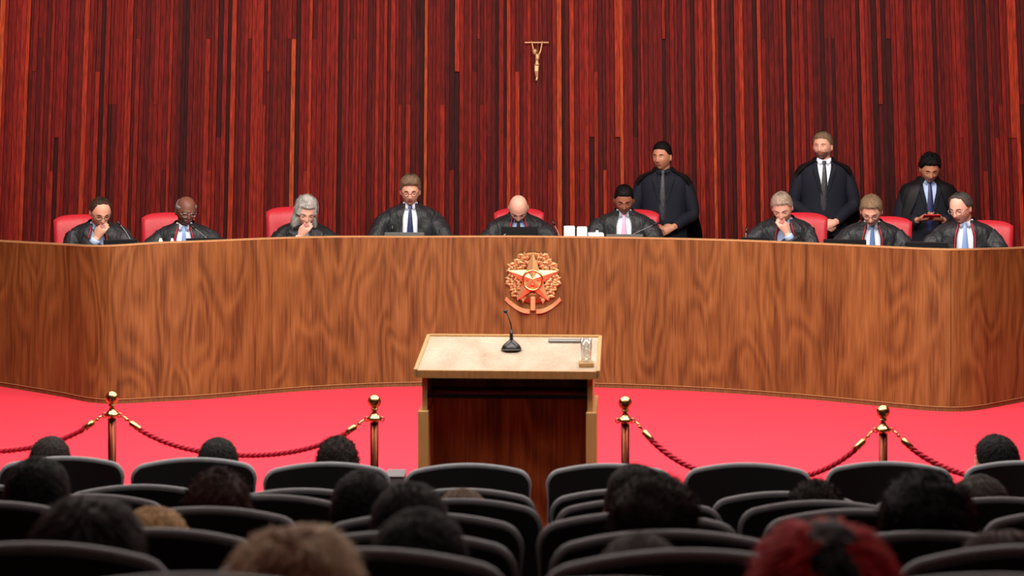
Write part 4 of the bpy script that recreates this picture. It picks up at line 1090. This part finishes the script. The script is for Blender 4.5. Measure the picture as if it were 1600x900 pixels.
AUD = [ # px, top py, row, style, colour, volume, width scale, label
 (78, 682, 'A', 'short', 'darkbrown', .7, 'audience member seen from behind, short dark hair, front row by the far-left post'),
 (340, 684, 'A', 'short', 'black', .7, 'audience member seen from behind, neat black hair, front row under the left rope'),
 (527, 683, 'A', 'curly', 'darkbrown', .45, 'audience member with curly dark hair, front row beside the post left of the lectern'),
 (1557, 679, 'A', 'short', 'black', .7, 'audience member in the front row at far right with black hair and cheek turned left'),
 (57, 714, 'D', 'short', 'black', .8, 'audience member at the left edge with round black hair below the front-row chair'),
 (340, 735, 'D', 'curly', 'auburn', .6, 'audience member with fuzzy dark brown hair overlapping the second front-row chair'),
 (567, 735, 'D', 'short', 'black', .7, 'audience member with black hair overlapping the third front-row chair at its right end'),
 (722, 764, 'C', 'short', 'ash', .8, 'audience member whose light brown crown just shows between chairs, below the lectern'),
 (640, 755, 'E', 'short', 'black', 1.0, 'audience member with smooth black hair left of the lectern, rear of two overlapping heads hidden below'),
 (655, 796, 'F', 'short', 'black', 1.0, 'audience member with dark head directly in front of another black-haired head, left of the lectern'),
 (135, 757, 'F', 'long', 'darkbrown', 1.25, 'audience member with large dark tousled hair at lower left'),
 (460, 803, 'G', 'long', 'blond', .9, 'audience member with long blond hair at the bottom edge left of centre'),
 (1293, 795, 'G', 'long', 'red', 1.2, 'audience member with bright red dyed hair and dark crown at the bottom edge right'),
 (993, 724, 'D', 'crop', 'darkbrown', .8, 'audience member with cropped dark hair half hidden by a fuzzy head right of the lectern'),
 (1022, 739, 'E', 'curly', 'darkbrown', .9, 'audience member with fuzzy dark hair right of the lectern, covering a head behind'),
 (1000, 831, 'F', 'thin', 'dimgrey', .8, 'audience member whose grey-green crown shows low between two chair backs right of centre'),
 (1275, 750, 'C', 'curly', 'darkbrown', .5, 'audience member with wavy brown hair just above the red-haired head'),
 (1450, 737, 'E', 'curly', 'black', 1.15, 'audience member with big round black hair in front of the right-hand post'),
 (1532, 742, 'C', 'short', 'dimgrey', 1.0, 'audience member with smooth grey-brown hair right of the big round black hair'),
 (1580, 815, 'F', 'long', 'auburn', .8, 'audience member with auburn hair at the lower right corner'),
 (238, 793, 'E', 'short', 'straw', .9, 'audience member with straw blond hair low between chairs right of the large dark hair'),
]
AUD[8] = AUD[8][:6]+('audience member with smooth black hair left of the lectern, the farther of two overlapping heads',)
AUD[9] = AUD[9][:6]+('audience member with a dark head left of the lectern, the nearer of two overlapping heads',)
tops = {}
for i, (px, py, k, st, hc, vol, lab) in enumerate(AUD):
    cpx, cpy = min(ROWC[k], key=lambda q: abs(q[0]-px)); Y = F*(EYE-ROWF[k]-CH)/(cpy-HOR)+.20; skn = 'pale' if hc in ('blond', 'straw', 'red', 'ash') or i == 3 else 'tan'; me, M = AM[skn]
    add = {'short': .020, 'swept': .03, 'curly': .036, 'crop': .018, 'thin': .006, 'long': .046}[st]*vol
    ztop = at(px, py, Y).z; z = ztop-(1.10+.118+add)
    sc = 1.0
    o = bpy.data.objects.new('person', me); C.objects.link(o); o.location = (atx(px, Y), Y, z)
    o.rotation_euler = (0, 0, pi+(.65 if i == 3 else random.uniform(-.15, .15)))
    if i == 12: o.scale = (1.02, 1.02, 1.0)
    tag(o, lab, 'person', 'audience seen from behind')
    hair_mesh(M, st, HR[hc], o, i+3, vol, HR['darkbrown'] if i == 12 else mat('hair_lowlight', (186, 152, 124), .65, 0, .4, 160, spec=.15) if i == 11 else None)
    c = bpy.data.objects.new('jacket', SHM[2 if hc in ('blond', 'red') else i % 2]); C.objects.link(c); c.parent = o
    t = bpy.data.objects.new('trousers', TRM); C.objects.link(t); t.parent = o
    if i == 3:
        g = MB(); g.tube([(-.057, -.094, .006), (-.075, -.05, .008), (-.088, .012, .004)], .003, 6); g.xf(M); g.build('spectacles', GLASSM, o)
print('objects', len(bpy.data.objects), 'tris', sum(len(o.data.polygons)*2 for o in bpy.data.objects if o.type == 'MESH'))
